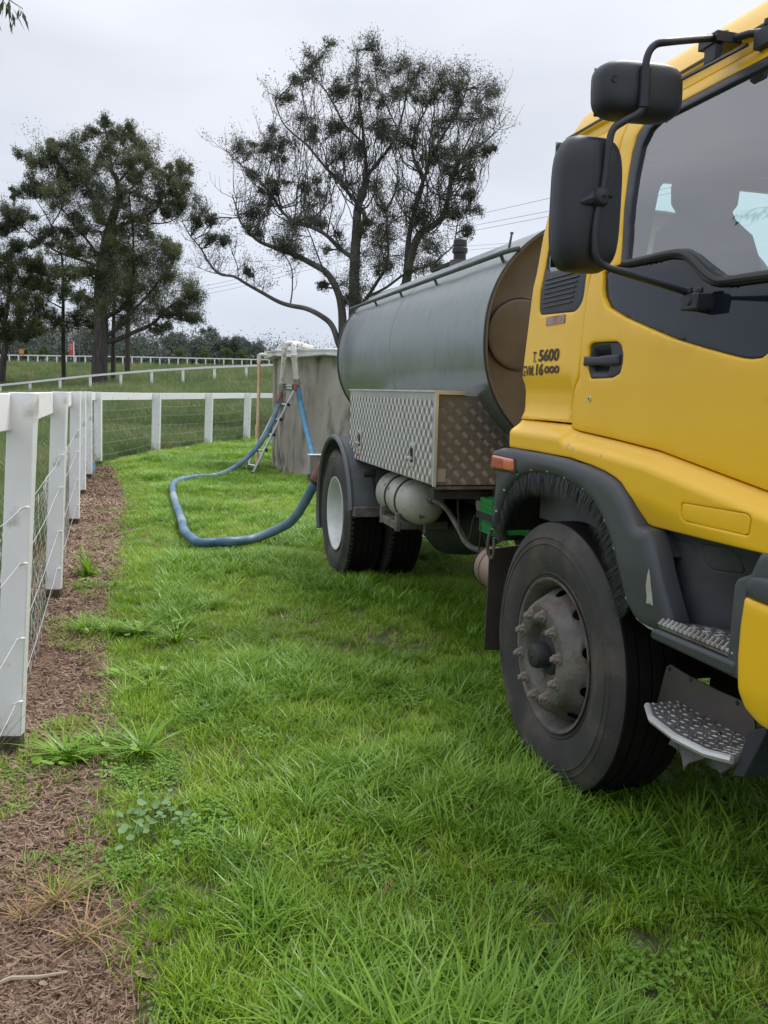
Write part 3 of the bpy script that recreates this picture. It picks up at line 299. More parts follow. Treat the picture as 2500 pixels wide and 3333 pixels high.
# ------------------------------------------------------------------ mulch litter: flakes and straw
def litter(n):
    mb = MB()
    for _ in range(n):
        y = 1.6 + (random.random() ** 1.8) * 14; i = np.interp(y, [q[1] for q in FB], [q[0] for q in FB]); j = np.interp(y, [q[1] for q in DIRT_R], [q[0] for q in DIRT_R])
        x = random.uniform(i - .12, j - .02) if random.random() < .96 else j + abs(random.gauss(0, .06)) - .04
        k = random.choice((0, 2, 3, 2, 3)); l = random.uniform(.003, .011) * (1 + y * .09) * (1.9 if random.random() < .06 else 1); wd = l * random.uniform(.25, .6)
        if k >= 2: l *= 2.6; wd = .0007 + .0004 * y
        a = random.gauss(.9, .9); c, s_ = math.cos(a), math.sin(a); t1, t2 = random.gauss(0, .3), random.gauss(0, .35); z = random.uniform(.020, .030)
        q = []
        for u, v in ((-l, -wd), (-l * .2, -wd * 1.2), (l, -wd * .5), (l, wd * .4), (0, wd * 1.1), (-l, wd)):
            q.append((x + u * c - v * s_, y + u * s_ + v * c, z + u * t1 * .6 + v * t2 + .25 * (u * u) / max(l, .01)))
        mb.add(q, [(0, 1, 4, 5), (1, 2, 3, 4)])
    return mb
lm = leafmat('mulch_flakes', [(.075, .045, .032), (.20, .125, .085), (.35, .25, .18), (.58, .46, .35)], .8, .1)
litter(32000).obj('mulch_litter', lm, kind='stuff', label='dry brown bark flakes and straw on the dirt strip', smooth=False, fix=False)
# ------------------------------------------------------------------ grass (instanced tufts)
def blade(mb, x, y, h, wd, az, lean, seg=4, fold=.3, z0=0):
    ca, sa = math.cos(az), math.sin(az); px, py = -sa, ca; vs = []
    for i in range(seg + 1):
        t = i / seg; out = lean * h * t ** 1.8; z = h * (t - .18 * lean * t ** 2.2) + z0
        ww = wd * .5 * (1 - t ** 2.2) * (.7 + .6 * min(1, t * 3))
        cx, cy = x + ca * out, y + sa * out
        if i < seg: vs += [(cx - px * ww, cy - py * ww, z), (cx + px * ww, cy + py * ww, z)]
        else: vs.append((cx, cy, z))
    fs = [(2 * i, 2 * i + 1, 2 * i + 3, 2 * i + 2) for i in range(seg - 1)] + [(2 * seg - 2, 2 * seg - 1, 2 * seg)]
    mb.add(vs, fs)
GRM = leafmat('lawn_blades', [(.115, .21, .016), (.195, .33, .022), (.28, .45, .034), (.38, .53, .07), (.50, .56, .20)], .38, .32, .4, nscale=.9)
GRL = leafmat('lush_blades', [(.09, .20, .016), (.155, .31, .024), (.24, .42, .038), (.34, .50, .075)], .35, .34, .45, nscale=.9)
CLV = leafmat('clover_leaves', [(.09, .20, .025), (.15, .30, .035), (.22, .38, .06)], .5, .3, .3, nscale=2)
MDW = leafmat('meadow_blades', [(.085, .14, .055), (.13, .20, .075), (.19, .26, .10), (.28, .29, .15)], .6, .25, .2, nscale=.25)
DRY = leafmat('dry_blades', [(.28, .17, .08), (.40, .27, .13), (.5, .36, .2)], .7, .2, .2)
def tuft(n, rad, h0, h1, w0, w1, lean0, lean1, m, seg=4, name='tuft'):
    mb = MB()
    for _ in range(n):
        r = rad * math.sqrt(random.random()); a = random.uniform(0, 6.28)
        az = a + random.gauss(0, 1.3)
        blade(mb, r * math.cos(a), r * math.sin(a), random.uniform(h0, h1), random.uniform(w0, w1), az, random.uniform(lean0, lean1), seg)
    o = bpy.data.objects.new(name, mb.mesh(name, m, fix=False)); return o
def clover(n, rad, h0, h1, rl, m):
    mb = MB()
    for _ in range(n):
        r = rad * math.sqrt(random.random()); a = random.uniform(0, 6.28); x, y, z = r * math.cos(a), r * math.sin(a), random.uniform(h0, h1)
        for k in range(3):
            an = a + k * 2.09; lx, ly = x + math.cos(an) * rl * .9, y + math.sin(an) * rl * .9; tl = random.gauss(0, .3)
            vs = [(x, y, z)] + [(lx + math.cos(q) * rl * .85, ly + math.sin(q) * rl * .85, z + tl * rl * math.cos(q) + .1 * rl) for q in np.linspace(an - 2.2, an + 2.2, 5)]
            mb.add(vs, [(0, 1, 2), (0, 2, 3), (0, 3, 4), (0, 4, 5)])
        mb.add([(x - .0006, y, 0), (x + .0006, y, 0), (x, y, z)], [(0, 1, 2)])
    return bpy.data.objects.new('clover', mb.mesh('clover', m, fix=False))
def coll(name, objs):
    c = bpy.data.collections.new(name)
    for i, o in enumerate(objs): o.name = '%s_%02d' % (name, i); c.objects.link(o)
    return c
def scatter(name, pts, scl, idx, collection, label, tilt=.12):
    n = len(pts); me = bpy.data.meshes.new(name); me.vertices.add(n); me.vertices.foreach_set('co', np.asarray(pts, np.float32).ravel())
    def at(nm, ty, da): a_ = me.attributes.new(nm, ty, 'POINT'); a_.data.foreach_set('vector' if ty == 'FLOAT_VECTOR' else 'value', np.asarray(da).ravel())
    rot = np.stack([RNG.normal(0, tilt, n), RNG.normal(0, tilt, n), RNG.uniform(0, 6.283, n)], 1).astype(np.float32)
    at('rot', 'FLOAT_VECTOR', rot); at('scl', 'FLOAT', np.asarray(scl, np.float32)); at('idx', 'INT', np.asarray(idx, np.int32))
    o = bpy.data.objects.new(name, me); COL.objects.link(o); tag(o, label=label, kind='stuff')
    ng = bpy.data.node_groups.new(name, 'GeometryNodeTree'); ng.interface.new_socket('Geometry', in_out='INPUT', socket_type='NodeSocketGeometry'); ng.interface.new_socket('Geometry', in_out='OUTPUT', socket_type='NodeSocketGeometry')
    N = ng.nodes.new; L = ng.links.new; gi = N('NodeGroupInput'); go = N('NodeGroupOutput'); ci = N('GeometryNodeCollectionInfo'); ci.inputs[0].default_value = collection
    ci.inputs['Separate Children'].default_value = True; ci.inputs['Reset Children'].default_value = True
    ip = N('GeometryNodeInstanceOnPoints'); ip.inputs['Pick Instance'].default_value = True
    def na(nm, ty): a_ = N('GeometryNodeInputNamedAttribute'); a_.data_type = ty; a_.inputs[0].default_value = nm; return a_.outputs[0]
    L(gi.outputs[0], ip.inputs['Points']); L(ci.outputs[0], ip.inputs['Instance']); L(na('idx', 'INT'), ip.inputs['Instance Index']); L(na('scl', 'FLOAT'), ip.inputs['Scale'])
    er_ = N('FunctionNodeEulerToRotation'); L(na('rot', 'FLOAT_VECTOR'), er_.inputs[0]); L(er_.outputs[0], ip.inputs['Rotation']); L(ip.outputs[0], go.inputs[0])
    md = o.modifiers.new('scatter', 'NODES'); md.node_group = ng
    return o
tufts = [tuft(46, .075, .030, .075, .0030, .0055, .2, 1.1, GRM) for _ in range(4)] \
      + [tuft(34, .065, .06, .13, .0040, .0075, .5, 1.5, GRL, 5) for _ in range(3)] \
      + [clover(55, .08, .018, .045, .0055, CLV) for _ in range(2)] \
      + [tuft(22, .06, .06, .12, .0022, .0035, .5, 1.6, GRM, 5) for _ in range(1)] \
      + [tuft(14, .07, .04, .09, .002, .003, .6, 1.6, DRY, 4)]
lawn_c = coll('lawn_tuft', tufts)
def dirtmask(x, y):
    return inside(dirt_poly, x, y)
from mathutils import noise as _nz
def lawn_pts(dens, y0, y1, xl, xr, scale):
    area = (y1 - y0) * (xr - xl); n = int(area * dens); x = RNG.uniform(xl, xr, n); y = RNG.uniform(y0, y1, n)
    v = np.abs(x) < (y * .55 + 1.2); x, y = x[v], y[v]
    # lawn ends at dirt strip and at the near fence lines
    fx = np.interp(y, [q[1] for q in FB] + [19.8, 22.3, 25.2, 30], [q[0] + .02 for q in FB] + [-5.3, -4.6, -4.1, -3.1]); v = (x > fx) & (y < 30)
    x, y = x[v], y[v]
    dm_ = dirtmask(x + RNG.normal(0, .07, len(x)), y + RNG.normal(0, .05, len(x)))
    edge = np.interp(y, [q[1] for q in DIRT_R], [q[0] for q in DIRT_R]); nv = np.array([_nz.noise(Vector((a_ * 2.6, b_ * 1.7, 7))) for a_, b_ in zip(x, y)])
    keep = ~dm_ | (RNG.rand(len(x)) < .012) | ((x > edge - .30) & (nv > .04 + (edge - x) * .7)) | (nv > .42)
    keep &= ~((x + .0 - .165) ** 2 + (y - 16.8) ** 2 < 2.3 ** 2)
    x, y = x[keep], y[keep]; idx = np.zeros(len(x), int); scl = np.zeros(len(x))
    for i in range(len(x)):
        a = _nz.noise(Vector((x[i] * .9, y[i] * .9, 0))); b = _nz.noise(Vector((x[i] * 2.1 + 9, y[i] * 2.1, 5))); r = random.random()
        s_ = scale * random.uniform(.75, 1.25); near_dirt = x[i] < np.interp(y[i], [q[1] for q in DIRT_R], [q[0] for q in DIRT_R]) + .35
        if b > .08 and y[i] < 4.4 and r < .26: k = random.choice((7, 8)); s_ = s_ / max(scale, 1.) * 1.1
        elif a > .02 and r < .6 and not near_dirt: k = random.choice((4, 5, 6)); s_ *= .9 + a
        elif r < .055: k = 10
        elif r < .13: k = 9
        elif r < .22: k = random.choice((4, 5, 6)); s_ *= .8
        else: k = random.choice((0, 1, 2, 3)); s_ *= 1.0 + .9 * a
        if near_dirt: s_ *= .8
        idx[i] = k; scl[i] = max(.45, s_)
    z = np.array([Hn(a_, b_) for a_, b_ in zip(x, y)]) if len(x) else x
    return np.stack([x, y, z], 1), scl, idx
parts = [lawn_pts(470, 1.2, 4.6, -1.6, 3.6, .80), lawn_pts(330, 4.6, 8.5, -3.4, 4.6, .82), lawn_pts(230, 8.5, 15, -6, 5, .82), lawn_pts(150, 15, 29, -6, 6, 1.05)]
scatter('lawn_grass', np.concatenate([p[0] for p in parts]), np.concatenate([p[1] for p in parts]), np.concatenate([p[2] for p in parts]), lawn_c, 'bright green lawn grass with clover and dry blades')
mb = MB()
for _ in range(90):
    y = random.uniform(1.8, 9); x = random.uniform(np.interp(y, [q[1] for q in DIRT_R], [q[0] for q in DIRT_R]), .35 + y * .12); z = random.uniform(.03, .07); l = random.uniform(.010, .024); a = random.uniform(0, 6.28); d = Vector((math.cos(a), math.sin(a), random.gauss(0, .4))) * l; e_ = Vector((-math.sin(a), math.cos(a), random.gauss(0, .5))) * l * .22; c = Vector((x, y, z))
    mb.add([c - d, c - d * .2 + e_, c + d, c - d * .2 - e_], [(0, 1, 2, 3)])
mb.obj('fallen_leaves', leafmat('fallen_leaf', [(.16, .07, .035), (.30, .17, .08), (.42, .31, .16), (.5, .42, .28)], .7, .15), kind='stuff', label='scattered dry brown gum leaves lying in the lawn', smooth=False, fix=False)
# meadow beyond the fences
mt = [tuft(120, .45, .22, .55, .006, .012, .2, .9, MDW, 4) for _ in range(4)] + [tuft(60, .3, .3, .7, .004, .008, .3, 1.0, DRY, 4)]
mead_c = coll('meadow_tuft', mt)
def mead_pts(n, x0, x1, y0, y1, s0, s1):
    x = RNG.uniform(x0, x1, n); y = RNG.uniform(y0, y1, n)
    fx = np.interp(y, [q[1] for q in FB] + [19.8, 22.3, 25.2, 30], [q[0] - .24 for q in FB] + [-5.5, -4.85, -4.35, -3.4]); v = (np.abs(x) < y * .55 + 2) & ((x < fx - .0) | (y > 30))
    x, y = x[v], y[v]; z = np.array([Hn(a, b) - .02 for a, b in zip(x, y)])
    return np.stack([x, y, z], 1), RNG.uniform(s0, s1, len(x)), np.where(RNG.rand(len(x)) < .05, 4, RNG.randint(0, 4, len(x)))
ps = [mead_pts(1500, -6, 0, 2, 12, .40, .65), mead_pts(3600, -13, 0, 12, 30, .45, .9), mead_pts(9000, -40, 6, 28, 62, .9, 1.3), mead_pts(9000, -72, 12, 62, 128, 1.1, 1.7)]
scatter('meadow_grass', np.concatenate([p[0] for p in ps]), np.concatenate([p[1] for p in ps]), np.concatenate([p[2] for p in ps]), mead_c, 'taller dark green pasture grass beyond the white fences')
# ------------------------------------------------------------------ fences
def fence_wires(path2d, heights, r=.0016):
    mb = MB()
    for h in heights:
        P = [(x, y, z0 + h + random.gauss(0, .012)) for x, y, z0 in path2d]; Q = []
        for i in range(len(P) - 1):
            a, b = Vector(P[i]), Vector(P[i + 1])
            for j in range(5): q = a.lerp(b, j / 5); q.z -= .022 * math.sin(math.pi * j / 5) + random.gauss(0, .004); Q.append(q)
        Q.append(Vector(P[-1])); mb.tube(Q, r, 4)
    return mb
def post(x, y, h, wd, dp, rz, lean, parent, base=True, name='post', z0=0.):
    mb = MB(); hw, hd = wd / 2, dp / 2; lx, ly = lean
    q = [(-hw, -hd), (hw, -hd), (hw, hd), (-hw, hd)]; zb = .09 if base else -.1
    mb.hexa([(a, b, zb) for a, b in q] + [(a + lx, b + ly, h) for a, b in q])
    if base: mb.hexa([(a * .96, b * .96, -.1) for a, b in q] + [(a * .96, b * .96, zb) for a, b in q], 1)
    return mb.obj(name, [PNT, STAIN], parent, loc=(x, y, z0), rot=(0, 0, rz), bev=.004)
STAIN = mat('earth_stained_timber', (.06, .045, .03), .9, col2=(.10, .08, .055), nscale=12)
WIRE = mat('galvanised_wire', (.30, .30, .30), .5, .5)
WWH = mat('whitewashed_wire', (.55, .55, .54), .6)
# near fence
nf = empty('post_and_rail_fence', (-1.5, 3.4, 0), 0, label='white timber fence with wire netting running along the brown dirt strip', cat='fence')
O_nf = Vector(nf.location)
NP = [(-1.02 - .0, 1.15, 1.47, 0), (-1.532 + .0, 3.30, 1.462, .10), (-2.319, 5.80, 1.446, .08), (-3.323, 8.967, 1.423, .05), (-4.136, 11.493, 1.404, .035), (-4.759, 13.572, 1.39, .03), (-5.417, 15.984, 1.367, .03)]
NP = [(x + .042, y, h, l) for x, y, h, l in NP]
fdir = math.atan2(-(5.417 - 1.532), 15.984 - 3.3)   # run direction angle
rz = -fdir
RZ = math.radians(3)
for i, (x, y, h, ln) in enumerate(NP):
    post(x - O_nf.x, y - O_nf.y, h, .102 if i < 6 else .13, .05 if i < 6 else .10, RZ, (ln, 0), nf)
def rail(a, b, h, th, parent, off, O, name='rail', ends=(0, 0), m=None):
    a, b = Vector(a), Vector(b); d = (b - a); u = Vector((d.x, d.y, 0)).normalized(); nrm = Vector((-u.y, u.x, 0)) * off; a = a + nrm - O; b = b + nrm - O
    n2 = Vector((-u.y, u.x, 0)) * th / 2; q0 = [a - n2, b - n2, b + n2, a + n2]
    mb = MB(); mb.hexa([p - Vector((0, 0, h)) for p in q0] + q0); return mb.obj(name, m or PNT, parent, bev=.004)
for i in range(len(NP) - 1):
    (x0, y0, h0, l0), (x1, y1, h1, l1) = NP[i], NP[i + 1]
    rail((x0 + l0, y0, h0 - .004), (x1 + l1, y1, h1 - .004), .14, .038, nf, .062, O_nf)
wp = [(x + .0, y - .03, 0) for x, y, h, l in NP]
def at_h(h): return [(x + l * h / hh - O_nf.x + .035, y - .02 - O_nf.y, 0) for x, y, hh, l in NP]
mb = MB()
for hh in (1.02, .80, .50, .24):
    P = [(p[0], p[1] - .035, hh) for p in at_h(hh)]; Q = []
    for i in range(len(P) - 1):
        a, b = Vector(P[i]), Vector(P[i + 1])
        for j in range(8): q = a.lerp(b, j / 8); q.z += -.02 * math.sin(math.pi * j / 8) + random.gauss(0, .004); Q.append(q)
    Q.append(Vector(P[-1])); mb.tube(Q, .0012, 5)
mb.obj('line_wire', WWH, nf, kind='stuff')
# staples: little white painted loops on the post faces
st = MB()
for (x, y, h, l) in NP[1:]:
    for hh in (1.02, .80, .50, .24):
        bx = x + l * hh / h - O_nf.x + .035; by = y - O_nf.y - .042
        st.tube([(bx - .016, by + .004, hh - .006), (bx - .005, by - .012, hh), (bx + .014, by - .013, hh + .008), (bx + .018, by + .008, hh + .004)], .0042, 6)
st.obj('wire_staple', PNT, nf, kind='stuff')
# hexagonal netting hung on the wires
nb = MB(); cell = .045
for i in range(len(NP) - 1):
    (x0, y0, h0, l0), (x1, y1, h1, l1) = NP[i], NP[i + 1]; a = Vector((x0 - .03, y0, 0)) - O_nf; b = Vector((x1 - .03, y1, 0)) - O_nf; a.z = b.z = 0
    L_ = (b - a).length; n = int(L_ / cell); zt = .80; rows = int(zt / cell / 1.1)
    rr = .0010 + .00006 * y0
    def pt(i_, j_):
        t = i_ / n; z = .02 + j_ * cell * 1.1; z = min(z, zt - .004); bul = .05 * math.sin(math.pi * t) * math.sin(z * 5 + i_ * .05) + .012 * math.sin(i_ * 1.3 + j_)
        p = a.lerp(b, t); return (p.x - .02 + bul, p.y, z)
    for i_ in range(n):
        for j_ in range(rows):
            o_ = (i_ + j_) % 2
            p, q = (pt(i_, j_ + o_), pt(i_ + 1, j_ + 1 - o_))
            nb.tube([p, q], rr, 3, cap=False)
nb.obj('wire_netting', WIRE, nf, kind='stuff', smooth=False, fix=False)
# rear fence after the corner
rf = empty('post_and_rail_fence', (-5.32, 19.8, 0), label='white timber post fence turning the corner and running behind the lawn to the tank', cat='fence')
O_rf = Vector(rf.location)
RP = [(-5.417, 16.05, 1.367), (-5.32, 19.8, 1.35), (-4.635, 22.338, 1.364), (-4.099, 25.2, 1.376), (-3.5, 28.0, 1.38), (-2.9, 30.8, 1.38), (-2.3, 33.6, 1.38), (-1.7, 36.4, 1.38)]
for i, (x, y, h) in enumerate(RP):
    if i: post(x - O_rf.x, y - O_rf.y, h + H(x, y), .19, .08, math.radians(-8), (.05, 0), rf, base=False)
for i in range(len(RP) - 1):
    (x0, y0, h0), (x1, y1, h1) = RP[i], RP[i + 1]; rail((x0, y0, h0 + H(x0, y0) - .004), (x1, y1, h1 + H(x1, y1) - .004), .15, .04, rf, .062, O_rf)
fence_wires([(x - O_rf.x, y - O_rf.y - .06, 0) for x, y, h in RP], (1.05, .85, .62, .4, .2), .0022).obj('line_wire', WIRE, rf, kind='stuff')
# middle fence on the rise
f2 = empty('post_and_rail_fence', (-16, 64.5, 1.5), label='white rail fence climbing the meadow in front of the big trees', cat='fence')
O2 = Vector(f2.location); F2 = [Vector(p) for p in T['fence2']]
def along(P, d):
    o = []; acc = 0; nxt = 0
    for i in range(len(P) - 1):
        L_ = (P[i + 1] - P[i]).length
        while nxt <= acc + L_: o.append(P[i].lerp(P[i + 1], (nxt - acc) / L_)); nxt += d
        acc += L_
    return o
pp = along(F2, 2.42)
for p in pp:
    z0 = H(p.x, p.y); post(p.x - O2.x, p.y - O2.y, p.z - z0 + .2, .17, .12, 0, (0, 0), f2, base=False, z0=z0 - O2.z - .2)
for i in range(len(pp) - 1): rail(pp[i], pp[i + 1], .15, .05, f2, -.09, O2)
ff = empty('post_and_rail_fence', (-35, 129.5, 4.5), label='distant white rail fence along the far edge of the pasture', cat='fence')
O3 = Vector(ff.location); F3 = [Vector(p) for p in T['far']]; pp = along(F3, 1.36)
pm = None
for p in pp:
    if pm is None: pm = post(p.x - O3.x, p.y - O3.y, 1.5, .16, .12, 0, (0, 0), ff, base=False, z0=p.z - 1.5 - O3.z)
    else: clone(pm, 'post', (p.x - O3.x, p.y - O3.y, p.z - 1.5 - O3.z), ff)
for i in range(0, len(pp) - 2, 2): rail(pp[i], pp[i + 2], .16, .05, ff, -.09, O3)
# ------------------------------------------------------------------ concrete tank with pipes
TC = Vector((.165, 16.8, 0)); TRAD = 2.3
cm = mat('old_concrete', (.44, .405, .355), .9, col2=(.29, .26, .22), nscale=2.2, ndetail=9, lo=.35, hi=.7, stretch=(1.4, 1.4, .42), bump=.8, bscale=14, col3=(.12, .105, .092), n3=3.6, lo3=.50, hi3=.68)
wt = empty('concrete_water_tank', TC, label='stained round concrete water tank with flat pale lid behind the truck', cat='water tank')
mb = MB(); prof = [(.01, 2.12), (2.2, 2.12), (2.3, 2.11), (2.305, 1.2), (2.31, .5), (2.335, .2), (2.37, .05), (2.38, -.1)]
def tfn(r, a, t):
    rr = r + (.012 * math.sin(t * 28) if r > 2 else 0) + (.02 * _nz.noise(Vector((math.cos(t) * 5, math.sin(t) * 5, a * 1.2))) if r > 2 else 0)
    return (rr * math.cos(t), rr * math.sin(t), a)
pr2 = [prof[0], prof[1], prof[2]] + [(2.3 + .004 * k, 2.1 - k * .12) for k in range(1, 16)] + [prof[5], prof[6], prof[7]]
mb.lathe(pr2, 160, tfn); mb.obj('tank_wall', cm, wt, angle=60)
# projecting ribs on the left flank
for a in (R_(196), R_(206)):
    b = MB(); b.box((2.28, -.09, -.05), (2.38, .09, 2.05)); b.obj('buttress', cm, wt, rot=(0, 0, a), bev=.01)
lidm = mat('painted_lid', (.60, .60, .57), .6, col2=(.70, .70, .67), nscale=5, col3=(.36, .33, .29), n3=4, lo3=.55, hi3=.75)
mb = MB(); mb.lathe([(.01, 2.30), (1.5, 2.26), (2.50, 2.195), (2.53, 2.19), (2.53, 2.165), (2.515, 2.16), (2.515, 2.135), (2.53, 2.13), (2.53, 2.10), (2.49, 2.09), (2.3, 2.10)], 96, lambda r, a, t: (r * math.cos(t), r * math.sin(t), a + (-.035 * abs(math.sin(t * 6)) if a < 2.15 else 0)))
mb.obj('lid', lidm, wt, angle=30)
mb = MB(); mb.box((-.05, -.012, -.045), (.05, .012, .045)); mb.obj('rusty_bracket', mat('rust', (.24, .12, .05), .8, col2=(.36, .24, .12), nscale=20), wt, loc=(-.72, -2.46, 2.15), rot=(0, 0, R_(-16)))
pvcm = mat('flaking_white_pipe', (.72, .71, .67), .55, col2=(.62, .60, .55), nscale=12, col3=(.30, .24, .18), n3=16, lo3=.58, hi3=.66)
pvco = mat('aged_pipe', (.66, .50, .33), .5, col2=(.58, .36, .18), nscale=3, col3=(.70, .66, .58), n3=2, lo3=.5, hi3=.6)
grm = mat('coupling_metal', (.20, .19, .18), .5, .6, col2=(.32, .30, .28), nscale=20)
slv = mat('red_brown_sleeve', (.20, .065, .06), .6, col2=(.27, .10, .09), nscale=14)
pe = empty('outlet_pipework', TC, label='two flaking white pipes bent over the tank rim with metal couplings', cat='pipe')
L0 = lambda P: [Vector(p) - TC for p in P]
pr = .074
def path_round(P, r, k=5):
    P = [Vector(p) for p in P]; o = [P[0]]
    for i in range(1, len(P) - 1):
        a = P[i - 1] - P[i]; b = P[i + 1] - P[i]; q = min(r, a.length * .45, b.length * .45); A = P[i] + a.normalized() * q; B = P[i] + b.normalized() * q
        for j in range(k + 1): t = j / k; o.append((1 - t) ** 2 * A + 2 * t * (1 - t) * P[i] + t * t * B)
    o.append(P[-1]); return o
MB().tube(path_round(L0(T['pipeL']), .12), .043, 16).obj('left_pipe', pvcm, pe)
MB().tube(path_round(L0(T['pipeR']), .12), .047, 16).obj('right_pipe', pvcm, pe)
MB().tube(path_round(L0(T['pipeTop']), .15), .042, 16).obj('crossover_pipe', pvcm, pe)
for k_, kk in (('pipeL', 1), ('pipeR', 2)):
    p = Vector(T[k_][kk]) - TC; q = Vector(T[k_][kk + 1]) - TC; d = (q - p).normalized(); MB().tube([p, p + d * .09], .054, 16).obj('pipe_collar', pvcm, pe)
for k_ in ('coupL', 'coupR'):
    a, b = L0(T[k_]); mb = MB()
    for t0, t1, rr in ((0, .3, .060), (.32, .55, .052), (.58, .75, .062), (.78, 1.0, .048)): mb.tube([a.lerp(b, t0), a.lerp(b, t1)], rr, 18)
    mb.obj('coupling', grm, pe)
    MB().tube([a.lerp(b, .65) + Vector((.04, -.04, 0)), a.lerp(b, .65) + Vector((.09, -.05, .03)), a.lerp(b, .4) + Vector((.10, -.05, .0))], .008, 6).obj('cam_lever', grm, pe)
ov = empty('overflow_pipe', Vector(T['pvc'][-1]), label='thin yellowed downpipe with an elbow standing left of the concrete tank', cat='pipe')
P = [Vector(p) - ov.location for p in T['pvc']]
MB().tube(path_round(P[:4], .07), .033, 14).obj('elbow_run', pvcm, ov)
MB().tube([P[3], P[4], P[5], P[6], P[6] - Vector((0, 0, .9))], .031, 14).obj('downpipe', pvco, ov)
MB().tube([P[6] + Vector((0, 0, .25)), P[6] + Vector((0, 0, .02))], .040, 14).obj('pipe_collar', pvco, ov)
MB().tube([P[3] + Vector((0, 0, -.12)), P[3] + Vector((0, 0, .03))], .040, 14).obj('pipe_collar', pvcm, ov)
# hoses
hsm = mat('blue_hose', (.045, .125, .20), .5, col2=(.13, .22, .30), nscale=3.5, ndetail=8, lo=.4, hi=.72, bump=.2, bscale=80, col3=(.24, .30, .33), n3=1.1, lo3=.46, hi3=.62)
hsm2 = mat('bright_blue_hose', (.05, .19, .36), .45, col2=(.09, .26, .42), nscale=4, bump=.1, bscale=60, col3=(.2, .32, .42), n3=5, lo3=.6, hi3=.7)
hose = empty('suction_hose', Vector(T['hose'][12][:3]), label='faded blue hose looping over the lawn from the left tank pipe to the truck rear', cat='hose')
HO = Vector(hose.location); P = catmull([Vector(p) - HO for p in T['hose']], 8)
rs = [.044 + .0018 * math.sin(i * .9) + (.004 if i in (150, 151) else 0) for i in range(len(P))]
MB().tube(P, rs, 14).obj('hose_tube', hsm, hose, angle=60)
hb = MB()
for i in range(0, len(P) - 1, 1): pass
MB().tube([Vector(p) - HO for p in T['sleeveL']], [.048, .058, .070], 12, flat=.8).obj('sleeve', slv, hose)
MB().tube(catmull([Vector(p) - HO for p in T['collar']], 3), [.058, .062, .066, .06, .057, .06, .058, .055, .055, .055], 14).obj('sleeve', slv, hose)
MB().tube([Vector(T['hose'][-1]) - HO, Vector(T['hose'][-1]) - HO + (Vector(T['hose'][-1]) - Vector(T['hose'][-2])).normalized() * .03], .062, 16).obj('hose_clamp', RUB, hose)
h2 = empty('delivery_hose', Vector(T['hose2'][-1]), label='bright blue hose hanging straight down the tank wall from the right pipe', cat='hose')
MB().tube([Vector(p) - h2.location for p in catmull(T['hose2'], 5)], .045, 14).obj('hose_tube', hsm2, h2)
q = [Vector(p) - h2.location for p in T['hose2']]
MB().tube([q[0] + Vector((-.02, 0, .05)), q[0].lerp(q[1], .4) + Vector((-.05, -.02, 0))], [.055, .040], 12).obj('sleeve', slv, h2)
MB().tube([q[0] + Vector((.02, .05, 0)), q[1] + Vector((.015, .05, -.06))], [.05, .085], 10, flat=.4).obj('rubber_flap', RUB, h2)
# ladder
ld = empty('telescopic_ladder', Vector(T['ladR'][0]) - Vector((.1, 0, 0)), label='aluminium telescopic ladder leaning against the stained tank wall', cat='ladder')
LO = Vector(ld.location); rl = [[Vector(p) - LO for p in T[k]] for k in ('ladL', 'ladR')]
for r_ in rl:
    mb = MB(); mb.tube(r_, .023, 10); o = mb.obj('stile', ALU, ld)
    mb = MB(); d = (r_[1] - r_[0]).normalized(); mb.tube([r_[0] - d * .03, r_[0] + d * .03], .034, 10); mb.obj('rubber_foot', RUB, ld)
for a, b in T['rungs']:
    a, b = Vector(a) - LO, Vector(b) - LO; mb = MB(); mb.tube([a, b], .024, 8, flat=.8); mb.obj('rung', ALU, ld)
    for c in (a, b): MB().tube([c - Vector((.012, 0, .02)), c + Vector((.012, 0, .022))], .034, 10).obj('locking_collar', RUB, ld)
# ------------------------------------------------------------------ trees
BRK = mat('dark_bark', (.036, .030, .026), .95, col2=(.090, .078, .068), nscale=5, stretch=(1.5, 1.5, .12), bump=1., bscale=9)
BRG = mat('grey_gum_bark', (.065, .061, .058), .85, col2=(.135, .128, .12), nscale=2, stretch=(1, 1, .35), bump=.3, bscale=6, col3=(.07, .06, .055), n3=1.3, lo3=.5, hi3=.62)
LFG = leafmat('gum_leaves', [(.055, .064, .042), (.088, .098, .062), (.13, .14, .085)], .5, .3, .35, nscale=.5)
LFB = leafmat('stringybark_leaves', [(.065, .078, .045), (.105, .122, .066), (.155, .17, .085), (.24, .25, .09)], .55, .32, .3, nscale=.35)
LFO = leafmat('olive_leaves', [(.060, .075, .036), (.095, .112, .052), (.15, .165, .07)], .6, .3, .25, nscale=.3)
def leaves(cl, nleaf, ls, tw=None):
    """clusters -> one mesh of small leaf blades"""
    V = []; F = []; b = 0
    for (c, r, n) in cl:
        P = RNG.normal(0, .62, (n, 3)) * r; P[:, 2] *= 1.05; P += np.array(c)
        d = RNG.normal(0, 1, (n, 3)); d[:, 2] -= .6; d /= np.linalg.norm(d, axis=1)[:, None]; e_ = RNG.normal(0, 1, (n, 3)); e_ = np.cross(d, e_); e_ /= np.linalg.norm(e_, axis=1)[:, None]
        L_ = (ls * RNG.uniform(.6, 1.4, (n, 1))); w_ = L_ * .30
        q = np.stack([P - d * L_ * .5, P + e_ * w_ * .5, P + d * L_ * .5, P - e_ * w_ * .5], 1).reshape(-1, 3); V.append(q)
        F.append(np.arange(n * 4).reshape(n, 4) + b); b += n * 4
    return np.concatenate(V), np.concatenate(F)
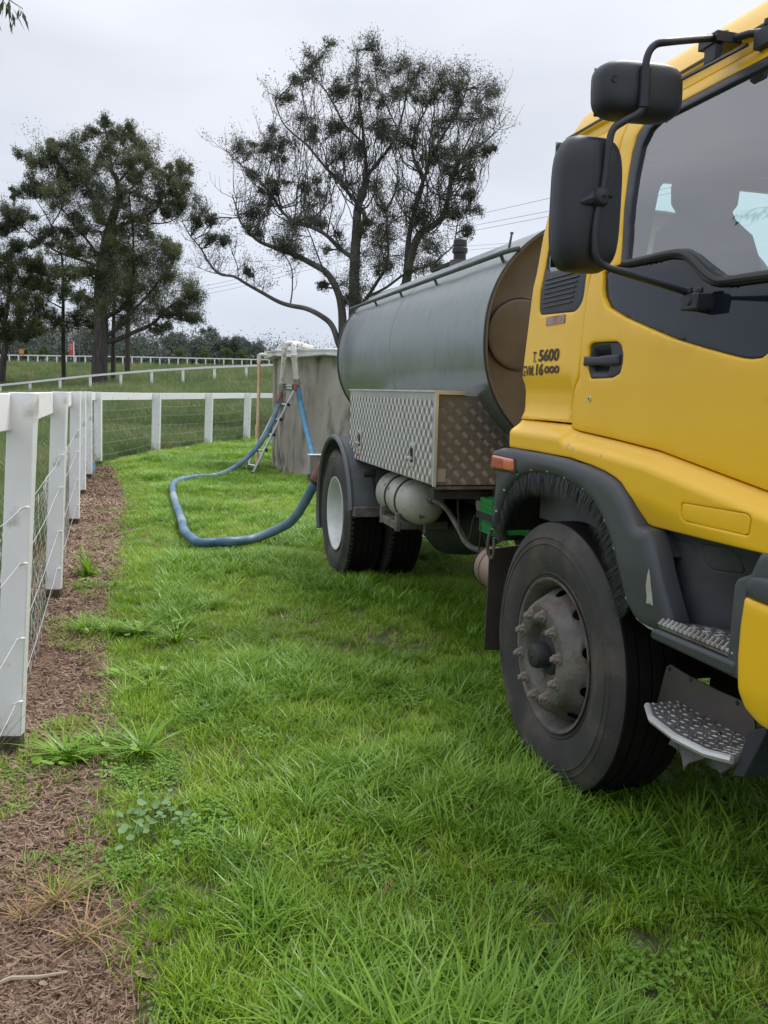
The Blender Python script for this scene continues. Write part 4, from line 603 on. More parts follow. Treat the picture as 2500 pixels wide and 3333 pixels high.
def np_mesh(name, V, F, m):
    me = bpy.data.meshes.new(name); nf_ = len(F); me.vertices.add(len(V)); me.vertices.foreach_set('co', V.astype(np.float32).ravel())
    me.loops.add(nf_ * 4); me.loops.foreach_set('vertex_index', F.ravel()); me.polygons.add(nf_); me.polygons.foreach_set('loop_start', np.arange(nf_) * 4); me.polygons.foreach_set('loop_total', np.full(nf_, 4))
    me.materials.append(m); me.update(calc_edges=True); me.validate(); return me
def wob(a, b, n, amp, rise=0):
    a, b = Vector(a), Vector(b); L_ = (b - a).length; o = []; p1 = Vector(RNG.normal(0, 1, 3)) * amp * L_; p2 = Vector(RNG.normal(0, 1, 3)) * amp * L_ * .6
    for i in range(n + 1):
        t = i / n; q = a.lerp(b, t) + p1 * math.sin(math.pi * t) + p2 * math.sin(2 * math.pi * t); q.z += -rise * L_ * math.sin(math.pi * t); o.append(q)
    return o
def tree(name, label, data, base, bark, lf, ls, nl, r_tw, roots=(), ntw=7, group=None, flare=1.25, thin=.66, spray=None, fill=0, strands=0):
    limbs, cl = data; limbs = [(P, r0 * (thin if k not in roots else .5 + thin / 2), r1 * thin) for k, (P, r0, r1) in enumerate(limbs)]; t = empty(name, base, label=label, cat='tree', group=group); B = Vector(base)
    tr = MB(); br = MB(); nodes = []
    for k, (P, r0, r1) in enumerate(limbs):
        Q = [Vector(p) - B for p in P]
        if k in roots: Q = [Vector((Q[0].x + random.uniform(-.05, .05), Q[0].y, 0 - .3))] + Q
        Q = catmull(Q, 4); n = len(Q); rs = [(r0 + (r1 - r0) * (i / (n - 1)) ** .8) for i in range(n)]
        if k in roots:
            for i in range(min(3, n)): rs[i] *= flare - (flare - 1) * i / 3
        (tr if (k in roots) else br).tube(Q, rs, 10 if r0 > .15 else 6)
        for q, r in zip(Q, rs): nodes.append((q, r))
    tw = MB(); lc = []
    if fill:
        ex = []
        for (x, y, z, r) in cl:
            for _ in range(fill): ex.append((x + random.gauss(0, .9) * r, y + random.gauss(0, .9) * r, z + random.gauss(-.15, .55) * r, r * random.uniform(.5, .8)))
        cl = [(c_[0], c_[1], c_[2], c_[3]) for c_ in cl] + ex
    NQ = np.array([tuple(q) for q, r in nodes]); NR = np.array([r for q, r in nodes])
    def sweep(a, b, n=5, up=.55):       # a twig that leaves sideways and then turns up
        a, b = Vector(a), Vector(b); d = b - a; L_ = d.length; w1 = Vector(RNG.normal(0, 1, 3)) * .05 * L_; o = []
        for i in range(n + 1):
            u = i / n; k = u ** .75 if d.z > 0 else u; z = u ** (1 + up) if d.z > 0 else u
            o.append(a + Vector((d.x * k, d.y * k, d.z * z)) + w1 * math.sin(math.pi * u) + Vector(RNG.normal(0, 1, 3)) * .018 * L_)
        return o
    for (x, y, z, r) in (cl[:len(data[1])] if strands else []):
        c = np.array(Vector((x, y, z)) - B); dz = c[2] - NQ[:, 2]; lat = np.hypot(NQ[:, 0] - c[0], (NQ[:, 1] - c[1]) * .5)
        ok = np.where((dz > 1.0) & (dz < 5.5) & (lat < dz * .5 + .4) & (NQ[:, 2] > 7.2))[0]
        for _ in range(strands if len(ok) else 0):
            i = int(random.choice(list(ok))); e_ = Vector(c) + Vector((random.gauss(0, .7), random.gauss(0, .7), random.gauss(.1, .35))) * r; Q = sweep(NQ[i], e_, 9, .35); w0 = min(NR[i] * .5, .034)
            tw.tube(Q, [w0 + (r_tw * .7 - w0) * (j / 9) ** .7 for j in range(10)], 4, cap=False)
            for m_ in (4, 6, 8):
                Q2 = sweep(Q[m_], Q[m_] + Vector((random.gauss(0, .35), random.gauss(0, .35), random.uniform(.5, 1.1))), 4, .4); tw.tube(Q2, [r_tw * .9, r_tw * .8, r_tw * .6, r_tw * .45, r_tw * .3], 3, cap=False)
                if random.random() < .45: lc.append((tuple(Q2[-1]), .22, int(nl * .04)))
    for (x, y, z, r) in cl:
        c = Vector((x, y, z)) - B; d = NQ - np.array(c); dist = np.linalg.norm(d * np.array([1, .6, 1]), axis=1) + np.maximum(0, d[:, 2]) * 1.5
        dist = dist + np.where(dist < r * .9, r * .9, 0); i = int(dist.argmin()); q = Vector(NQ[i]); L_ = (c - q).length
        r0 = min(NR[i] * .6, max(r_tw * 1.6, L_ * .022)); P = sweep(q, c); tw.tube(P, [r0 + (r_tw - r0) * j / 5 for j in range(6)], 5, cap=False)
        for j in range(ntw):
            s0 = P[random.choice((0, 1, 1, 2, 2, 3, 3, 4, 5))]; end = c + Vector((random.gauss(0, .55), random.gauss(0, .6), random.gauss(-.22, .52))) * r
            Q = sweep(s0, end, 4); tw.tube(Q, [r_tw, r_tw * .85, r_tw * .7, r_tw * .5, r_tw * .35], 3, cap=False); n = max(4, int(nl / ntw * random.uniform(.4, 1.5)))
            lc.append((tuple(end), r * random.uniform(.38, .75), n)); lc.append((tuple(Q[3]), r * .28, n // 3))
    if spray:
        i0 = len(nodes) and 0
        zt_ = NQ[:, 2].max()
        for (q, r) in nodes[4::2]:
            if q.z < spray[2] or r > .16 or q.z > zt_ - spray[1]: continue
            for _ in range(2 if random.random() < .5 else 1):
                L_ = random.uniform(*spray[:2]); end = q + Vector((random.gauss(0, .38), random.gauss(0, .4), random.uniform(.35, .9))) * L_
                Q = sweep(q, end, 4); tw.tube(Q, [r_tw * 1.1, r_tw * .9, r_tw * .7, r_tw * .5, r_tw * .35], 3, cap=False)
                for k in range(2):
                    e2 = Q[2] + Vector((random.gauss(0, .3), random.gauss(0, .3), random.uniform(.2, .6))) * L_; Q2 = sweep(Q[random.choice((1, 2))], e2, 3); tw.tube(Q2, [r_tw * .7, r_tw * .6, r_tw * .45, r_tw * .3], 3, cap=False)
                    if random.random() < spray[3]: lc.append((tuple(e2), L_ * .2, int(nl * .05)))
                if random.random() < spray[3]: lc.append((tuple(end), L_ * .22, int(nl * .07)))
    tr.obj('trunk', bark, t, angle=80); 
    if br.f: br.obj('limbs', bark, t, angle=80)
    tw.obj('twigs', bark, t, kind='stuff', smooth=False, fix=False)
    V, F = leaves(lc, nl, ls); o = bpy.data.objects.new('crown', np_mesh('crown', V, F, lf)); COL.objects.link(o); o.parent = t; o['kind'] = 'stuff'
    return t
tree('gum_tree', 'tall grey gum with many fine upswept branches and thin crown behind the tanker', T['gum'], (-1.36, 35, H(-1.36, 35)), BRG, LFG, .085, 400, .013, roots=(0, 1, 2, 16), ntw=13, spray=(.5, 1.3, 5., .45), thin=.56, fill=2, strands=4)
tree('eucalypt_tree', 'biggest dark eucalypt on the left with a thick forked trunk and wide crown', T['big'], (-24.9, 75, H(-24.9, 75)), BRK, LFB,   .17, 640, .020, roots=(0,), ntw=9, fill=2, flare=1.25, spray=(1.2, 3., 8., .8), thin=.6)
tree('slender_tree', 'slender tree with a thin straight trunk just left of the biggest eucalypt', T['thin'], (-32, 86, H(-32, 86)), BRK, LFO, .21, 420, .022, roots=(0,), ntw=6, fill=1)
tree('she_oak_tree', 'dense dark rounded tree at the left edge behind the meadow fence', T['edge'], (-34.5, 78, H(-34.5, 78)), BRK, LFO, .18, 850, .022, roots=(0,), ntw=6, fill=2)
# two bare dark stems close beside the big trunk
for (x, y, r, h) in ((-26.6, 84, .42, 9.), (-28.8, 96, .55, 10.)):
    b = (x, y, H(x, y)); c = [[x + random.uniform(-2, 2), y + random.uniform(-1, 1), b[2] + h + random.uniform(-1, 3), 1.6] for _ in range(7)]
    tree('eucalypt_tree', 'narrow dark trunk standing ' + ('tight to the left of' if y < 90 else 'tight to the right of') + ' the biggest eucalypt trunk', [[[[[x, y, b[2]], [x + .1, y, b[2] + h * .5], [x + .3, y, b[2] + h]], r, r * .5]], c], b, BRK, LFB, .28, 600, .03, roots=(0,), ntw=5)
def simple_tree(name, label, x, y, top, r, lf, group, base_h=.35, ls=.35, nl=1500, bushy=False):
    z0 = H(x, y); h = top - z0; cl = []; nb_ = 8 if not bushy else 4
    for k in range(nb_):
        cl.append([x + random.uniform(-1, 1) * r * .75, y + random.uniform(-1, 1) * r * .6, z0 + h * (random.uniform(base_h, .85)), r * random.uniform(.45, .75)])
    cl.append([x, y, top - r * .5, r * .55])
    P = [[x, y, z0], [x + random.uniform(-.3, .3), y, z0 + h * .5], [x + random.uniform(-.3, .3), y, z0 + h * .8]]
    return tree(name, label, [[[P, .04 * h ** .8 + .03, .02 * h ** .5]], cl], (x, y, z0), BRK, lf, ls, nl / (nb_ + 1) / 2, .03 if not bushy else .012, roots=(0,), ntw=4, group=group)
LFF = leafmat('far_leaves', [(.085, .104, .092), (.118, .138, .115), (.155, .175, .14)], .7, .1, .2, nscale=.12)  # leaf colours lightened and blued to carry the haze of the distance
FARN = ['pale', 'dull']
order = sorted(range(len(T['farT'])), key=lambda i: T['farT'][i][0])
FTL = ['at the left picture edge behind the she oak', 'second from the left picture edge', 'left of the slender trunk', 'between the slender trunk and the red sign', 'above the small white house', 'just left of the biggest trunk', 'just right of the biggest trunk', 'under the long low limb of the biggest eucalypt', 'below the tip of the long low limb', 'at the start of the open skyline right of the big eucalypt', 'second on the open skyline', 'third on the open skyline, lower than its neighbours', 'just left of the tallest tree on the open skyline', 'tallest with a domed top on the open skyline', 'just right of the tallest one on the open skyline', 'in the low dip of the open skyline', 'pale one after the dip of the open skyline', 'fourth from the concrete tank on the skyline', 'third from the concrete tank on the skyline', 'second from the concrete tank on the skyline', 'small one on the skyline closest to the concrete tank']
for n_, i in enumerate(order):
    x, y, z, r = T['farT'][i]
    simple_tree('distant_tree', 'distant woodland tree ' + FTL[n_], x, y, z + r * .4, max(r, 1.2) * 1.5, LFF, 'trees in the far woodland belt', .15, .5, 12000)
LFY = leafmat('young_leaves', [(.05, .085, .022), (.085, .13, .035), (.13, .18, .05)], .55, .2, .3, nscale=.4)
bl = ['round young tree behind the far fence, fourth from the tank', 'pale pointed young tree behind the far fence, third from the tank', 'small young tree behind the far fence, second from the tank', 'young round tree behind the far fence nearest the concrete tank', 'small bush behind the far fence beside the slender trunk', 'small bush behind the far fence right of the biggest trunk', 'small bush behind the far fence next to the orange sign']
for (x, y, z, r), l in zip(T['bush'], bl): simple_tree('young_tree', l, x, y, z + r, r * 1.15, LFY, 'young trees behind the far fence', .1, .28, 3500, True)
# wood mass far behind
V_, F_ = leaves([((x, y + random.uniform(0, 25), H(x, y) + random.uniform(0, 4.5 + 4 * _nz.noise(Vector((x * .05, 0, 0)))) + 1), 3.2, 260) for x in np.arange(-150, 40, 1.1) for y in (215,)] + [((x, 160 + random.uniform(0, 18), H(x, 160) + random.uniform(0, 6) + .5), 2.6, 240) for x in np.arange(-105, -36, .8)], 0, .62)
o = bpy.data.objects.new('far_woodland', np_mesh('far_woodland', V_, F_, LFF)); COL.objects.link(o); tag(o, 'far woodland reading as one dark band under the sky', kind='stuff')
# house, pole and signs behind the far fence
s_ = T['signs']
hs = empty('farmhouse', (s_[4][0] + 1, 185, H(s_[4][0], 185)), label='small white house showing between the tree trunks in the distance', cat='house')
wm = mat('white_weatherboard', (.74, .74, .72), .7); rm = mat('pale_iron_roof', (.62, .64, .66), .5)
zt = s_[5][2] - H(s_[4][0], 185)
mb = MB(); mb.box((-3.2, 0, -1), (3.2, 5, zt + 1.2)); mb.obj('wall', wm, hs)
mb = MB(); mb.prism([(-3.6, zt + 1.2), (3.6, zt + 1.2), (0, zt + 2.6)], lambda u, v, k: (u, -.4 + 5.8 * k, v)); mb.obj('roof', rm, hs)
for xx in (-1.6, 1.4): mb = MB(); mb.box((xx - .5, -.05, zt - .2), (xx + .5, .03, zt + .8)); mb.obj('window', mat('dark_pane', (.05, .06, .07), .1), hs)
pl = empty('utility_pole', (s_[6][0], 150, H(s_[6][0], 150)), label='thin grey utility pole behind the far fence right of the red sign', cat='pole')
MB().tube([(0, 0, -.5), (0, 0, s_[6][2] - H(s_[6][0], 150) + 2)], [.17, .13], 10).obj('pole_shaft', BRG, pl)
mb = MB(); mb.box((-.9, -.06, s_[6][2] - H(s_[6][0], 150) + 1.4), (.9, .06, s_[6][2] - H(s_[6][0], 150) + 1.52)); mb.obj('crossarm', BRG, pl)
sg = empty('sign_board', ((s_[0][0] + s_[1][0]) / 2, 126, s_[1][2] - 1), label='tall red board with white lettering lines on a white post behind the fence', cat='sign')
wd = (s_[1][0] - s_[0][0]) / 2; hh = s_[0][2] - s_[1][2]
mb = MB(); mb.box((-wd, -.03, 1), (wd * .75, .03, 1 + hh)); mb.obj('panel', mat('red_board', (.55, .07, .09), .5), sg)
mb = MB(); mb.box((wd * .78, -.05, -1), (wd * 1.1, .05, 1.1 + hh)); mb.obj('post', PNT, sg)
mb = MB()
for k in range(4): mb.box((-wd * .7, -.04, 1 + hh * (.8 - .12 * k)), (wd * (.45 - .15 * (k % 2)), -.032, 1 + hh * (.8 - .12 * k) + .05))
mb.obj('lettering_band', mat('sign_white', (.8, .75, .75), .5), sg, kind='stuff')
so = empty('sign_board', ((s_[2][0] + s_[3][0]) / 2, 127, s_[3][2] - 1), label='small square orange board on two legs at the far left behind the fence', cat='sign')
wd = (s_[3][0] - s_[2][0]) / 2; hh = s_[2][2] - s_[3][2]
mb = MB(); mb.box((-wd, -.03, 1), (wd, .03, 1 + hh)); mb.obj('panel', mat('orange_board', (.75, .27, .03), .5), so)
for xx in (-wd * .7, wd * .7): mb = MB(); mb.box((xx - .04, -.03, -1), (xx + .04, .03, 1)); mb.obj('leg', CHA, so)
# power lines
wl = ['topmost of the three lower power lines crossing behind the gum tree', 'middle of the three lower power lines crossing behind the gum tree', 'lowest of the three lower power lines crossing behind the gum tree', 'nearly level upper power line far behind the big eucalypt', 'lower of the two nearly level power lines far behind the big eucalypt']
wm_ = mat('dark_cable', (.10, .11, .12), .7)
for w_, l in zip(T['wires'], wl):
    P = [Vector(p) for p in w_]
    d0 = (P[-1] - P[-2]).normalized(); P.append(P[-1] + d0 * 40); O_ = P[1].copy()
    MB().tube([p - O_ for p in catmull(P, 6)], .012 if P[1].y < 100 else .014, 4).obj('power_line', wm_, None, loc=O_, label=l, cat='power line')
# leafy branch hanging into the top left corner
ob = empty('overhanging_branch', (-2.74, 5.2, 3.76), label='dark drooping leafy twigs at the top left corner close overhead', cat='branch')
lb = MB(); tb = MB(); tb.tube([(-.9, .2, .5), (-.3, .1, .25), (.1, 0, .1), (.42, 0, -.04), (.62, 0, -.16)], [.02, .014, .009, .005, .002], 6)
for k in range(95):
    t = random.random(); p = Vector((-.3, .1, .25)).lerp(Vector((.66, -.05, -.20)), t) + Vector(RNG.normal(0, .035, 3)); l = random.uniform(.07, .13); d = Vector((random.gauss(.25, .4), random.gauss(0, .3), -1)).normalized(); e_ = d.cross(Vector(RNG.normal(0, 1, 3))).normalized() * .011
    lb.add([p, p + d * l * .4 + e_, p + d * l, p + d * l * .4 - e_], [(0, 1, 2, 3)])
tb.obj('twig', BRK, ob); lb.obj('leaves', LFG, ob, kind='stuff', smooth=False, fix=False)
# weeds on the dirt strip
def weed(x, y, n, rx, ry, h, wd, m, label, k=6, lean=(.8, 2.2), broad=0):
    mb = MB(); cs = [(random.gauss(0, rx), random.gauss(0, ry), random.uniform(.5, 1.1)) for _ in range(k)]
    for _ in range(n):
        cx, cy, sc = random.choice(cs); a = random.uniform(0, 6.28); r = .03 * random.random()
        blade(mb, cx + r * math.cos(a), cy + r * math.sin(a), random.uniform(.35, 1) * h * sc, random.uniform(.5, 1.2) * wd, a + random.gauss(0, .6), random.uniform(*lean), 6)
    for _ in range(broad):
        cx, cy, sc = random.choice(cs); px, py, z = cx + random.gauss(0, .05), cy + random.gauss(0, .05), random.uniform(.02, .07); r = random.uniform(.008, .018); t0, t1 = random.gauss(0, .4), random.gauss(0, .4)
        mb.add([(px, py, z)] + [(px + r * 1.5 * math.cos(q), py + r * math.sin(q), z + r * (t0 * math.cos(q) + t1 * math.sin(q))) for q in np.linspace(0, 6.283, 7)[:-1]], [(0, i, i % 6 + 1) for i in range(1, 7)])
    return mb.obj('weed_clump', m, loc=(x, y, .012), label=label, cat='weed', fix=False)
weed(-1.60, 5.0, 420, .20, .10, .17, .008, GRL, 'widest grassy weed patch sprawling over the dirt between the first and second post', 9, broad=60)
weed(-1.25, 4.15, 150, .10, .12, .12, .007, GRL, 'small low grass patch on the dirt beyond the nearest fence post', 5, broad=20)
weed(-1.14, 3.25, 240, .12, .09, .15, .009, GRL, 'leafy grass weed spreading right of the nearest post foot', 5, broad=50)
weed(-2.30, 6.55, 60, .03, .04, .30, .014, GRL, 'upright broad leaved weed standing between the second and third post', 3, (.2, .9), 40)
weed(-.95, 2.22, 150, .07, .05, .11, .003, DRY, 'uprooted orange dry grass tuft on the dirt at lower left', 4, (.6, 1.8))
weed(-.80, 2.12, 40, .05, .03, .12, .005, DRY, 'pale straw coloured grass runner at the lawn edge lower left', 3)
weed(-2.0, 6.15, 160, .16, .06, .10, .006, GRL, 'low thin green weed patch on the dirt right of the second post', 8, broad=30)
weed(-1.0, 2.75, 60, .12, .12, .06, .005, GRL, 'tiny scattered green seedlings on the dirt below the nearest post', 10)
mb = MB()
for _ in range(70):
    x, y = -.74 + random.gauss(0, .08), 2.72 + random.gauss(0, .10); z = random.uniform(.035, .085); r = random.uniform(.008, .015); tl = RNG.normal(0, .35, 2)
    mb.add([(x, y, z)] + [(x + r * math.cos(q), y + r * math.sin(q), z + r * (tl[0] * math.cos(q) + tl[1] * math.sin(q)) + .003) for q in np.linspace(0, 6.283, 9)[:-1]], [(0, i, i % 8 + 1) for i in range(1, 9)])
    mb.tube([(x, y, z), (x + random.gauss(0, .01), y, 0)], .0012, 3)
mb.tube([(-.98, 2.6, .012), (-.84, 2.7, .016), (-.76, 2.8, .02), (-.66, 2.95, .016)], .004, 4)
mb.obj('broadleaf_weed', leafmat('round_leaves', [(.10, .20, .07), (.16, .28, .10), (.2, .33, .13)], .5, .25, .3), label='patch of round leaved weed at the edge of the lawn beside the dirt', cat='weed', fix=False)
mb = MB(); mb.tube([(-.09, 0, 0), (-.03, .01, .012), (.03, .0, .01), (.10, .012, .002)], [.004, .006, .005, .003], 6); mb.obj('stick', mat('dry_stick', (.34, .28, .21), .8), loc=(-.86, 1.93, .03), rot=(0, 0, .3), label='short pale dry stick lying on the dirt at lower left', cat='stick')
mb = MB()
for k in range(5): mb.tube([(random.gauss(0, .05), random.gauss(0, .03), .03), (random.gauss(0, .05), random.gauss(0, .03), .09 + .02 * k)], [.06, .02], 6, flat=.6)
mb.obj('plastic_bag', mat('blue_plastic', (.12, .36, .62), .35), loc=(-5.0, 14.6, 0), label='crumpled blue plastic bag against the fence near the corner', cat='bag')
# ------------------------------------------------------------------ tanker truck; local axes: x forward, y inward from the near side, z up
TR = empty('tanker_truck', (.663, 3.23, 0), math.atan2(-math.cos(.277), math.sin(.277)), label='yellow cab-over water tanker truck with steel tank parked on the grass', cat='truck')
WID = 2.40
PF = np.array([(0, .04), (1.6, .04), (1.94, .064), (2.0, .076), (2.16, .098), (2.375, .143), (2.42, .15), (2.58, .216), (2.64, .254), (2.70, .318), (2.9, .6)])
def Wz(z): return float(np.interp(z, PF[:, 0], PF[:, 1]))
side = lambda extra=0.: (lambda u, v, o: (u, Wz(v) + o + extra, v))
far = lambda extra=0.: (lambda u, v, o: (u, WID - Wz(v) - o - extra, v))
def qmap(base):
    def f(u, v, o):
        rec = smooth((1.575 - v) / .05) * smooth((v - 1.405) / .03) * smooth((-.015 - u) / .03) * .018
        return (u, Wz(v) + o + rec + base, v)
    return f
def P_(mb, name, m, parent=None, **k): return mb.obj(name, m, parent or TR, **k)
gap = [(.042, 2.49), (.035, 2.0), (.026, 1.9), (.028, 1.664), (.025, 1.571), (-.003, 1.528), (-.016, 1.459), (-.013, 1.382)]
qout = [(-.468, 1.40), (-.468, 1.6), (-.455, 2.0), (-.45, 2.3), (-.44, 2.495)] + [(x - .005, z) for x, z in gap[:-1]] + [(-.018, 1.40)]
qg = round_poly([(-.375, 1.998), (-.39, 2.34), (-.05, 2.34), (-.03, 1.99)], .04)
vt = round_poly([(-.365, 1.99), (-.372, 1.838), (-.06, 1.828), (-.022, 1.85), (-.022, 1.982)], .03)
qh = round_poly([(-.39, 2.36), (-.03, 2.36), (-.008, 2.0), (-.008, 1.85), (-.055, 1.815), (-.372, 1.826), (-.385, 1.9)], .03)
qp = P_(skin(qout, qmap(0), [qh], .03, .03, .008), 'rear_quarter_panel', YEL)
GLS = glassmat('side_window_glass', (.84, .94, .93), .19, .03)
GLD = glassmat('rear_window_glass', (.93, .99, .98), .03)
BGL = mat('black_glass', (.008, .012, .022), .05, spec=.42)
P_(skin(qh, side(.004), [qg], .03, .02, .006), 'quarter_window_frame', BLK)
P_(skin(qg, side(.012), (), .08, .004), 'quarter_window', GLS)
vg = P_(skin(vt, side(.010), (), .04, .02, .006), 'vent_grille', BLK)
for k in range(7):
    z = 1.852 + k * .0185; mb = MB(); x1 = -.10 + .006 * k
    mb.prism([(-.352, z), (x1, z + .002), (x1, z + .007), (-.352, z + .005)], lambda u, v, s_: (u, Wz(v) - .001 + .012 * s_, v))
    mb.obj('louvre', DKG, vg, bev=.0015)
# door
beltb = [(.225, 1.945), (.292, 1.937), (.45, 1.934), (.53, 1.932), (.584, 1.92), (.622, 1.898), (.66, 1.872), (.694, 1.846), (.737, 1.827), (.776, 1.818), (.867, 1.813), (1.0, 1.81), (1.25, 1.80)]
beltt = [(.262, 1.964), (.30, 1.962), (.475, 1.961), (.547, 1.957), (.601, 1.949), (.656, 1.925), (.701, 1.898), (.746, 1.873), (.787, 1.851), (.825, 1.843), (.978, 1.84), (1.205, 1.83)]
wtop = [(1.14, 2.445), (.24, 2.445), (.175, 2.43), (.143, 2.40), (.134, 2.348), (.146, 2.266), (.184, 2.101)]
blk = [(.121, 1.937), (.121, 1.925), (.128, 1.88), (.142, 1.85), (.183, 1.81), (.302, 1.766), (.45, 1.722), (.606, 1.678), (.74, 1.648), (.852, 1.625), (.92, 1.612), (.963, 1.608), (1.0, 1.61), (1.03, 1.625), (1.055, 1.66), (1.085, 1.79)]
opening = wtop + [(.22, 1.955)] + blk + [(1.25, 1.80)]
dout = gap + [(.045, 1.374), (.3, 1.358), (.567, 1.338), (.821, 1.302), (1.071, 1.267), (1.33, 1.235), (1.37, 1.6), (1.33, 1.9), (1.19, 2.49)]
hcut = round_poly([(.088, 1.68), (.112, 1.692), (.278, 1.688), (.31, 1.672), (.322, 1.62), (.311, 1.581), (.264, 1.566), (.111, 1.563), (.088, 1.60)], .012)
def dmap_(u, v, o): return (u, Wz(v) + o - .006 * smooth((v - 1.60) / .1) * smooth((1.95 - v) / .1), v)
door = P_(skin(dout, dmap_, [opening, hcut], .03, .03, .009), 'door', YEL)
frame_o = wtop + beltb
glass_o = [(1.11, 2.415), (.27, 2.415), (.225, 2.40), (.195, 2.355), (.20, 2.263), (.23, 2.096)] + beltt
P_(skin(frame_o, side(.002), [glass_o], .025, .02, .007), 'window_frame', BLK, door)
P_(skin(glass_o, side(.014), (), .08, .004), 'window_glass', GLS, door)
bw = beltb[::-1]
blk_o = blk + [(1.10, 1.806)] + [p for p in bw if .25 < p[0] < 1.05] + [(.225, 1.945), (.16, 1.945)]
P_(skin(blk_o, side(.010), (), .03, .015, .006), 'lower_black_glass', BGL, door)
mb = MB(); ctr = [((a[0] + b[0]) / 2, (a[1] + b[1]) / 2) for a, b in zip(beltb, beltt)]
mb.tube([(x, Wz(z) - .002, z) for x, z in catmull([(x, z, 0) for x, z in ctr], 4) for _ in [0]] if False else [(p.x, Wz(p.y) + .001, p.y) for p in catmull([(x, z, 0) for x, z in ctr], 4)], .011, 8)
mb.obj('belt_moulding', RUB, door)
# handle
hp = P_(skin(hcut, lambda u, v, o: (u, Wz(v) + .004 + o + .030 * smooth(1 - abs(v - 1.627) / .06) * smooth((.24 - u) / .03) * smooth((u - .10) / .02), v), (), .008, .01, .006), 'door_handle', BLK, door)
P_(skin(round_poly([(.062, 1.645), (.16, 1.640), (.23, 1.644), (.300, 1.643), (.304, 1.610), (.249, 1.607), (.168, 1.611), (.064, 1.610)], .006), lambda u, v, o: (u, Wz(v) - .012 + o * 1.0 + .006 * ((u - .17) / .13) ** 2, v), (), .012, .018, .010), 'handle_grip', BLK, door)
mb = MB(); mb.lathe([(.0001, -.004), (.0085, -.004), (.0095, -.001), (.0095, .004)], 20); mb.obj('lock', ALU, door, loc=(.12, Wz(1.49) - .002, 1.492))
mb = MB(); mb.lathe([(.0001, -.0005), (.0045, -.0005), (.005, .002)], 12); mb.obj('keyhole', BLK, door, loc=(.12, Wz(1.49) - .006, 1.492))
# badge and lettering
mb = MB(); mb.prism(round_poly([(-.290, 1.812), (-.129, 1.812), (-.127, 1.779), (-.286, 1.777)], .004), lambda u, v, s_: (u, Wz(v) - .003 + .004 * s_, v)); P_(mb, 'badge', mat('faded_red_badge', (.30, .13, .11), .5, col2=(.40, .27, .22), nscale=25))
def text(body, size, s0, z0, sx, m, name='lettering', shear=0, rise=0, off=.0032, parent=None, ty=None):
    c = bpy.data.curves.new(name, 'FONT'); c.body = body; c.size = size; c.extrude = .0004; c.offset = ty or 0; c.shear = shear
    o = bpy.data.objects.new(name, c); dg = bpy.context.evaluated_depsgraph_get(); me = bpy.data.meshes.new_from_object(o); me.materials.clear(); me.materials.append(m)
    xs_ = [v.co.x for v in me.vertices]; x0 = min(xs_); wd_ = max(xs_) - x0
    for v in me.vertices:
        u = s0 + (v.co.x - x0) / wd_ * sx; zz = z0 + v.co.y + rise * (v.co.x - x0) / wd_; v.co = Vector((u, Wz(zz) - off - v.co.z, zz))
    bpy.data.objects.remove(o); q = bpy.data.objects.new(name, me); COL.objects.link(q); q.parent = parent or TR; return q
INK = mat('dark_brown_ink', (.045, .022, .015), .5); FAD = mat('faded_letter', (.55, .47, .42), .6)
text('T.', .062, -.374, 1.634, .034, INK, ty=.0010); text('5600', .064, -.320, 1.638, .176, INK, ty=.0017)
text('GVM.', .060, -.466, 1.580, .116, INK, ty=.0004); text('16', .062, -.332, 1.583, .064, INK, ty=.0017); text('ooo', .058, -.256, 1.589, .126, INK, ty=.0015)
text('75', .030, -.168, 1.788, .034, FAD, off=.0045)
# sill panel
tl = np.array([(-.47, 1.395), (-.413, 1.395), (-.016, 1.392), (.0, 1.375), (.045, 1.368), (.3, 1.352), (.567, 1.332), (.821, 1.296), (1.071, 1.261), (1.45, 1.21)])
def smap(u, v, o):
    d = float(np.interp(u, tl[:, 0], tl[:, 1])) - v
    return (u, .048 - .055 * smooth(d / .055) + .028 * smooth((d - .13) / .12) * smooth((u - .3) / .3) + o, v)
sill_o = [tuple(p) for p in tl] + [(1.45, 1.12), (1.138, 1.115), (.9, 1.108), (.60, 1.10), (.573, 1.103), (.54, 1.135), (.507, 1.175), (.441, 1.221), (.40, 1.235), (.343, 1.248), (.24, 1.262), (.08, 1.275), (-.2, 1.278), (-.466, 1.278)]
cv = round_poly([(.771, 1.199), (1.060, 1.207), (1.074, 1.196), (1.070, 1.155), (1.060, 1.150), (.786, 1.146), (.771, 1.158)], .012)
cv2 = [tuple(Vector(p).lerp(Vector((.92, 1.176)), .03)) for p in cv]
sp = P_(skin(sill_o, smap, [cv], .011, .02, .006, rhole=True), 'sill_panel', YEL)
P_(skin(cv2, lambda u, v, o: (u, smap(u, v, 0)[1] + o + .001, v), (), .02, .01, .003), 'cover_plate', YEL, sp)
# chipped paint marks on the sill
chip = mat('chipped_primer', (.50, .48, .44), .7)
mb = MB()
for (x, z, a, b_) in ((.055, 1.318, .006, .012), (.100, 1.305, .004, .010), (.155, 1.30, .002, .005), (.05, 1.352, .003, .006), (.30, 1.30, .002, .005)):
    pts = [(x + a * random.uniform(.5, 1) * math.cos(q), z + b_ * random.uniform(.5, 1) * math.sin(q)) for q in np.linspace(0, 6.28, 8)[:-1]]; mb.prism(pts, lambda u, v, s_: (u, smap(u, v, 0)[1] - .0012 + .002 * s_, v))
P_(mb, 'paint_chip', chip, kind='stuff')
